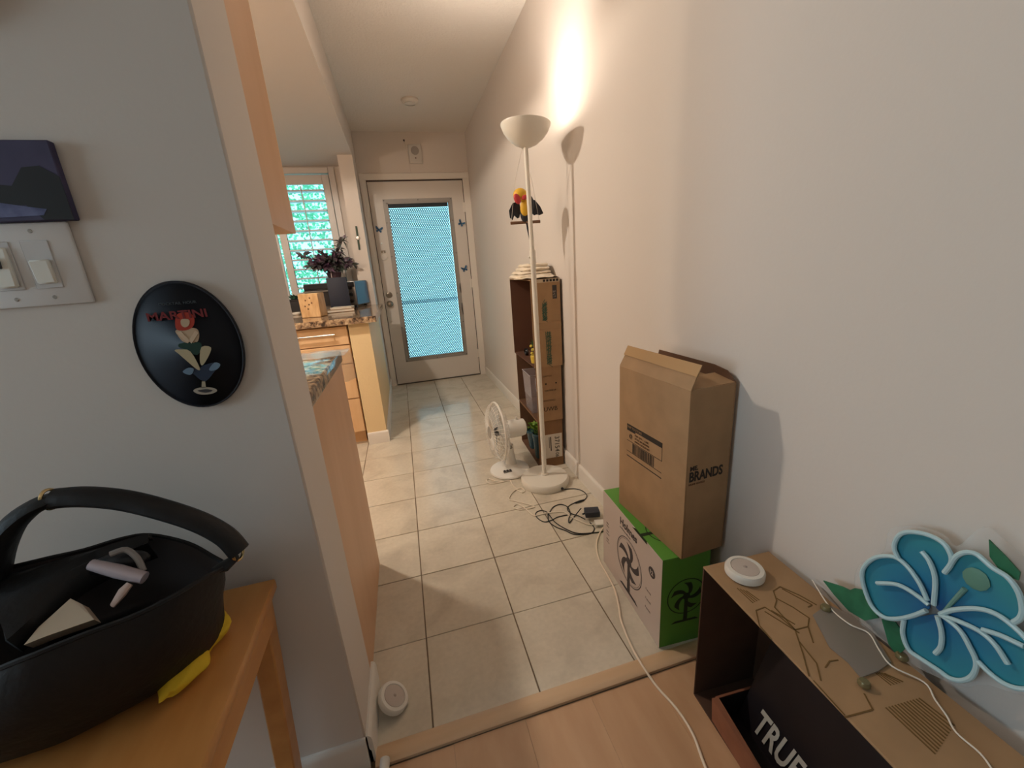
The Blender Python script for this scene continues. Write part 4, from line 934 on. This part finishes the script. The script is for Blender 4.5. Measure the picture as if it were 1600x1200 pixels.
sw = T('light_switch', 'white multi-gang light switch plate on the near grey wall', 'light switch', (-.475, WYF, 1.207))
MB().ab(-.082, .092, -.006, 0, -.059, .059, .003, 2).build('switch_plate', mat('switch_plate_white', (226, 222, 220), .4), sw)
for k, x in enumerate((-.046, 0, .046)):
    MB().ab(x - .0165, x + .0165, -.0075, -.006, -.034, .034, .001).build('rocker_frame', mat('switch_frame', (212, 208, 206), .4), sw)
    MB().box((x, -.009, -.002 if k < 2 else -.010), (.024, .007, .056 if k < 2 else .034), .002, Matrix.Rotation(.07 if k != 1 else -.07, 4, 'X')).build('rocker', mat('rocker_white', (236, 232, 222), .35), sw)
    for z in (-.047, .047): MB().lathe([(0, .001), (.0025, .0008), (.003, 0)], 10, RX, (x, -.006, z)).build('screw', steel, sw)
MB().box((.0, -.011, .004), (.006, .010, .014), .001).build('slider', mat('slider_dark', (74, 70, 72), .5), sw)
pc = T('picture', 'small unframed night seascape canvas above the light switches', 'picture', (-.448, WYF, 1.3175))
MB().ab(-.080, .080, -.012, 0, -.0515, .0525, .0015).build('canvas', mat('night_sky', (72, 66, 96), .6, rgb2=(56, 52, 80), vscale=18), pc)
yy = -.0126
MB().prism([(-.080, yy, -.024), (-.045, yy, -.020), (-.020, yy, -.006), (.000, yy, -.002), (.022, yy, -.005), (.040, yy, .018), (.060, yy, .020), (.0795, yy, .006), (.0795, yy, -.051), (.045, yy, -.050), (.03, yy, -.030), (-.03, yy, -.028)], (0, .0006, 0)).build('headland', mat('headland_dark', (38, 38, 40), .7), pc)
MB().prism([(-.079, yy - .0003, -.034), (-.04, yy - .0003, -.032), (0, yy - .0003, -.026), (.030, yy - .0003, -.032), (.052, yy - .0003, -.036), (.046, yy - .0003, -.044), (-.079, yy - .0003, -.048)], (0, .0006, 0)).build('moonlit_water', mat('moon_water', (118, 124, 164), .5, rgb2=(78, 82, 120), vscale=40), pc)
MB().ab(-.001, .004, yy - .0004, yy, -.006, .024).ab(-.003, .006, yy - .0004, yy, .024, .028).build('lighthouse', mat('lighthouse_dark', (48, 46, 62), .6), pc)
dh = T('wall_clock', 'dark round-edged object high on the near grey wall, cut by the frame corner', 'wall decoration', (-.475, WYF, 1.60))
MB().lathe([(0, .022), (.080, .022), (.098, .026), (.105, .018), (.105, 0)], 48, RX).build('case', black_pl, dh)
MB().lathe([(0, .0225), (.078, .0225), (.078, .0215)], 40, RX).build('face', mat('clock_face', (60, 58, 56), .5), dh)

# ------------------------------------------------------------------ side table
tw_ = mat('table_wood', (204, 146, 84), .35, rgb2=(190, 130, 70), vscale=4, stretch=(6, 1, 6))
tb = T('side_table', 'orange-stained wooden side table against the near grey wall', 'table', (-.24, -.335, 0), .01)
MB().ab(-.75, 0, -.62, .0, .578, .600, .004, 2).build('tabletop', tw_, tb)
MB().ab(-.030, -.008, -.60, -.03, .525, .577, .002).build('apron', tw_, tb); MB().ab(-.742, -.720, -.60, -.03, .525, .577, .002).build('apron', tw_, tb)
MB().ab(-.72, -.03, -.028, -.010, .525, .577, .002).build('apron', tw_, tb); MB().ab(-.72, -.03, -.612, -.592, .525, .577, .002).build('apron', tw_, tb)
for sx, x in ((1, -.028), (-1, -.722)):
    for y in (-.030, -.590):
        MB().bar((x, y, .577), (x - sx * .045, y, 0), .042, .036, .003).build('leg', tw_, tb)

# ------------------------------------------------------------------ black shoulder bag
leather = mat('bag_leather', (17, 15, 17), .6, bump=.35, bscale=70); lining = mat('bag_lining', (62, 55, 54), .9, bump=.3, bscale=40)
bgo = T('shoulder_bag', 'open black shoulder bag slumped on the wooden side table', 'bag', (-.44, -.49, .601))
rimL = [(352, 884, -.48), (330, 868, -.455), (292, 848, -.435), (235, 836, -.425), (190, 842, -.43), (130, 860, -.44), (60, 876, -.45), (-20, 900, -.46), (-90, 960, -.50), (-90, 1040, -.57), (-30, 1052, -.60), (30, 1032, -.605), (80, 1012, -.60), (140, 988, -.59), (210, 962, -.575), (270, 932, -.555), (320, 902, -.52)]
rimP = smooth([P(a, b, 'y', y) for a, b, y in rimL], 4, True); NR = len(rimP)
cx, cy = -.475, -.475
def ring(rx, ry, z, cx=cx, cy=cy, ph=0):
    out = []
    for i in range(NR):
        q = rimP[i]; a = math.atan2((q.y - cy) / .10, (q.x - cx) / .2)
        out.append(Vector((cx + rx * math.cos(a), cy + ry * math.sin(a), z)))
    return out
R0 = ring(.168, .098, .603); R1 = ring(.196, .125, .622); R2 = ring(.212, .140, .675, cy=-.486); 
R3 = [R2[i].lerp(rimP[i], .55) + Vector((0, (rimP[i].y - cy) * .10, 0)) for i in range(NR)]
def wob(P_, k): return [p + Vector((0, 0, 1)) * .005 * noise.noise(p * 14 + Vector((0, 0, k))) + Vector((1, 1, 0)) * .006 * noise.noise(p * 10 + Vector((k, 0, 0))) for p in P_]
shell = [R0, wob(R1, 1), wob(R2, 2), wob(R3, 3), rimP]
b_ = MB(); b_.sheet(shell, 0, True); b_.prism(R0, (0, 0, .002)); b_.build('bag_body', leather, bgo, world=True, ang=60)
cc = sum(rimP, Vector()) / NR
inn = [rimP, [p.lerp(cc, .04) - Vector((0, 0, .006)) for p in rimP], [p.lerp(cc, .12) - Vector((0, 0, .05)) for p in rimP], [Vector((p.x, p.y, .630)).lerp(Vector((cc.x, cc.y, .63)), .35) for p in rimP]]
b_ = MB(); b_.sheet(inn, 0, True); b_.prism(inn[-1], (0, 0, -.002)); b_.build('lining', lining, bgo, world=True, ang=60)
MB().tube(rimP, .0032, 6, True).build('rim_piping', leather, bgo, world=True)
hp = smooth([P(a, b, 'y', y) for a, b, y in ((374, 862, -.475), (352, 838, -.47), (310, 815, -.465), (250, 795, -.46), (190, 781, -.455), (130, 776, -.455), (84, 779, -.455))], 5)
MB().tube(hp, .0165, 12, flat=.75).build('handle', leather, bgo, world=True)
lp = smooth([P(a, b, 'y', y) for a, b, y in ((84, 779, -.455), (50, 794, -.46), (18, 822, -.465), (-6, 862, -.47), (-20, 905, -.475))], 4)
MB().tube(lp, [.016 + .022 * i / (len(lp) - 1) for i in range(len(lp))], 12, flat=.5).build('strap_gusset', leather, bgo, world=True)
for px, py, y in ((371, 862, -.475), (78, 780, -.456)):
    c_ = P(px, py, 'y', y); MB().tube([c_ + Vector((.004 * math.cos(a * PI / 10) , .009 * math.cos(a * PI / 10), .014 * math.sin(a * PI / 10))) for a in range(20)], .0022, 8, True).build('ring', mat('gold_metal', (214, 190, 140), .25, metal=1), bgo, world=True)
tb_ = P(352, 884, 'y', -.48); MB().tube([P(371, 870, 'y', -.475), tb_, P(335, 893, 'y', -.49)], [.008, .014, .010], 10, flat=.5).build('tab', leather, bgo, world=True)
ga = smooth([P(a, b, 'y', y) for a, b, y in ((240, 842, -.435), (190, 852, -.44), (130, 866, -.445), (60, 882, -.455), (-20, 905, -.465))], 4)
gb2 = smooth([P(a, b, 'y', y) for a, b, y in ((232, 852, -.455), (172, 876, -.475), (112, 908, -.50), (66, 945, -.53), (10, 1000, -.57))], 4)
g = []
for i in range(7):
    t_ = i / 6; g.append([a.lerp(b, t_) + Vector((0, 0, .012 * math.sin(PI * t_) + .004 * math.sin(t_ * 14 + k * .3))) for k, (a, b) in enumerate(zip(ga, gb2))])
g.append([p + Vector((0, .01, -.03)) for p in gb2])
MB().sheet(g, .003).build('inner_fold', leather, bgo, world=True, ang=60)
# contents of the bag
pz = [P(*q, 'y', y) for q, y in (((37, 1008), -.575), ((60, 980), -.55), ((110, 935), -.525), ((128, 944), -.53), ((147, 968), -.56), ((72, 994), -.575))]
o = MB().prism(pz, (-.004, .012, -.016)).build('paper', mat('cream_paper', (196, 176, 152), .8)); tag(o, 'folded cream paper sticking up inside the black bag', 'paper')
gc_ = T('glasses_case', 'black and silver case with a pale band lying inside the bag', 'case', tuple(P(182, 892, 'y', -.50)))
v0, v1 = P(142, 882, 'y', -.50), P(226, 903, 'y', -.515)
MB().tube([v0, v0.lerp(v1, .5), v1], [.007, .009, .008], 10).build('silver_band', mat('silver_pink', (190, 176, 182), .35, metal=.3), gc_, world=True)
v = smooth([P(172, 866, 'y', -.49), P(196, 859, 'y', -.485), P(214, 872, 'y', -.49), P(224, 892, 'y', -.50)], 4)
MB().tube(v, .004, 8).build('rim_arc', mat('rim_pale', (150, 142, 138), .4), gc_, world=True)
MB().ico(P(186, 880, 'y', -.478), (.038, .016, .016), 3).build('case_body', black_pl, gc_, world=True)
v0, v1 = P(176, 946, 'y', -.535), P(203, 912, 'y', -.52)
tag(MB().tube([v0, v0.lerp(v1, .5) + Vector((.002, 0, .003)), v1], [.006, .010, .007], 10, flat=.5).build('tissue', mat('tissue_pink', (190, 160, 146), .8)), 'small crumpled pale pink tissue inside the bag', 'tissue')
yc = MB(); t = bmesh.new(); bmesh.ops.create_icosphere(t, subdivisions=4, radius=1)
for vv in t.verts: vv.co *= 1 + .12 * noise.noise(vv.co * 2.3); vv.co.x = vv.co.x * (.45 + .55 * abs(math.sin(PI * vv.co.y))) 
bmesh.ops.scale(t, vec=(.036, .078, .017), verts=t.verts); yc.merge(t, Matrix.Translation((-.308, -.492, .6185)) @ Matrix.Rotation(-.10, 4, 'Z'))
tag(yc.build('cloth', mat('yellow_cloth', (220, 182, 40), .8, bump=.4, bscale=60)), 'yellow soft cloth squeezed between the black bag and the table', 'cloth')
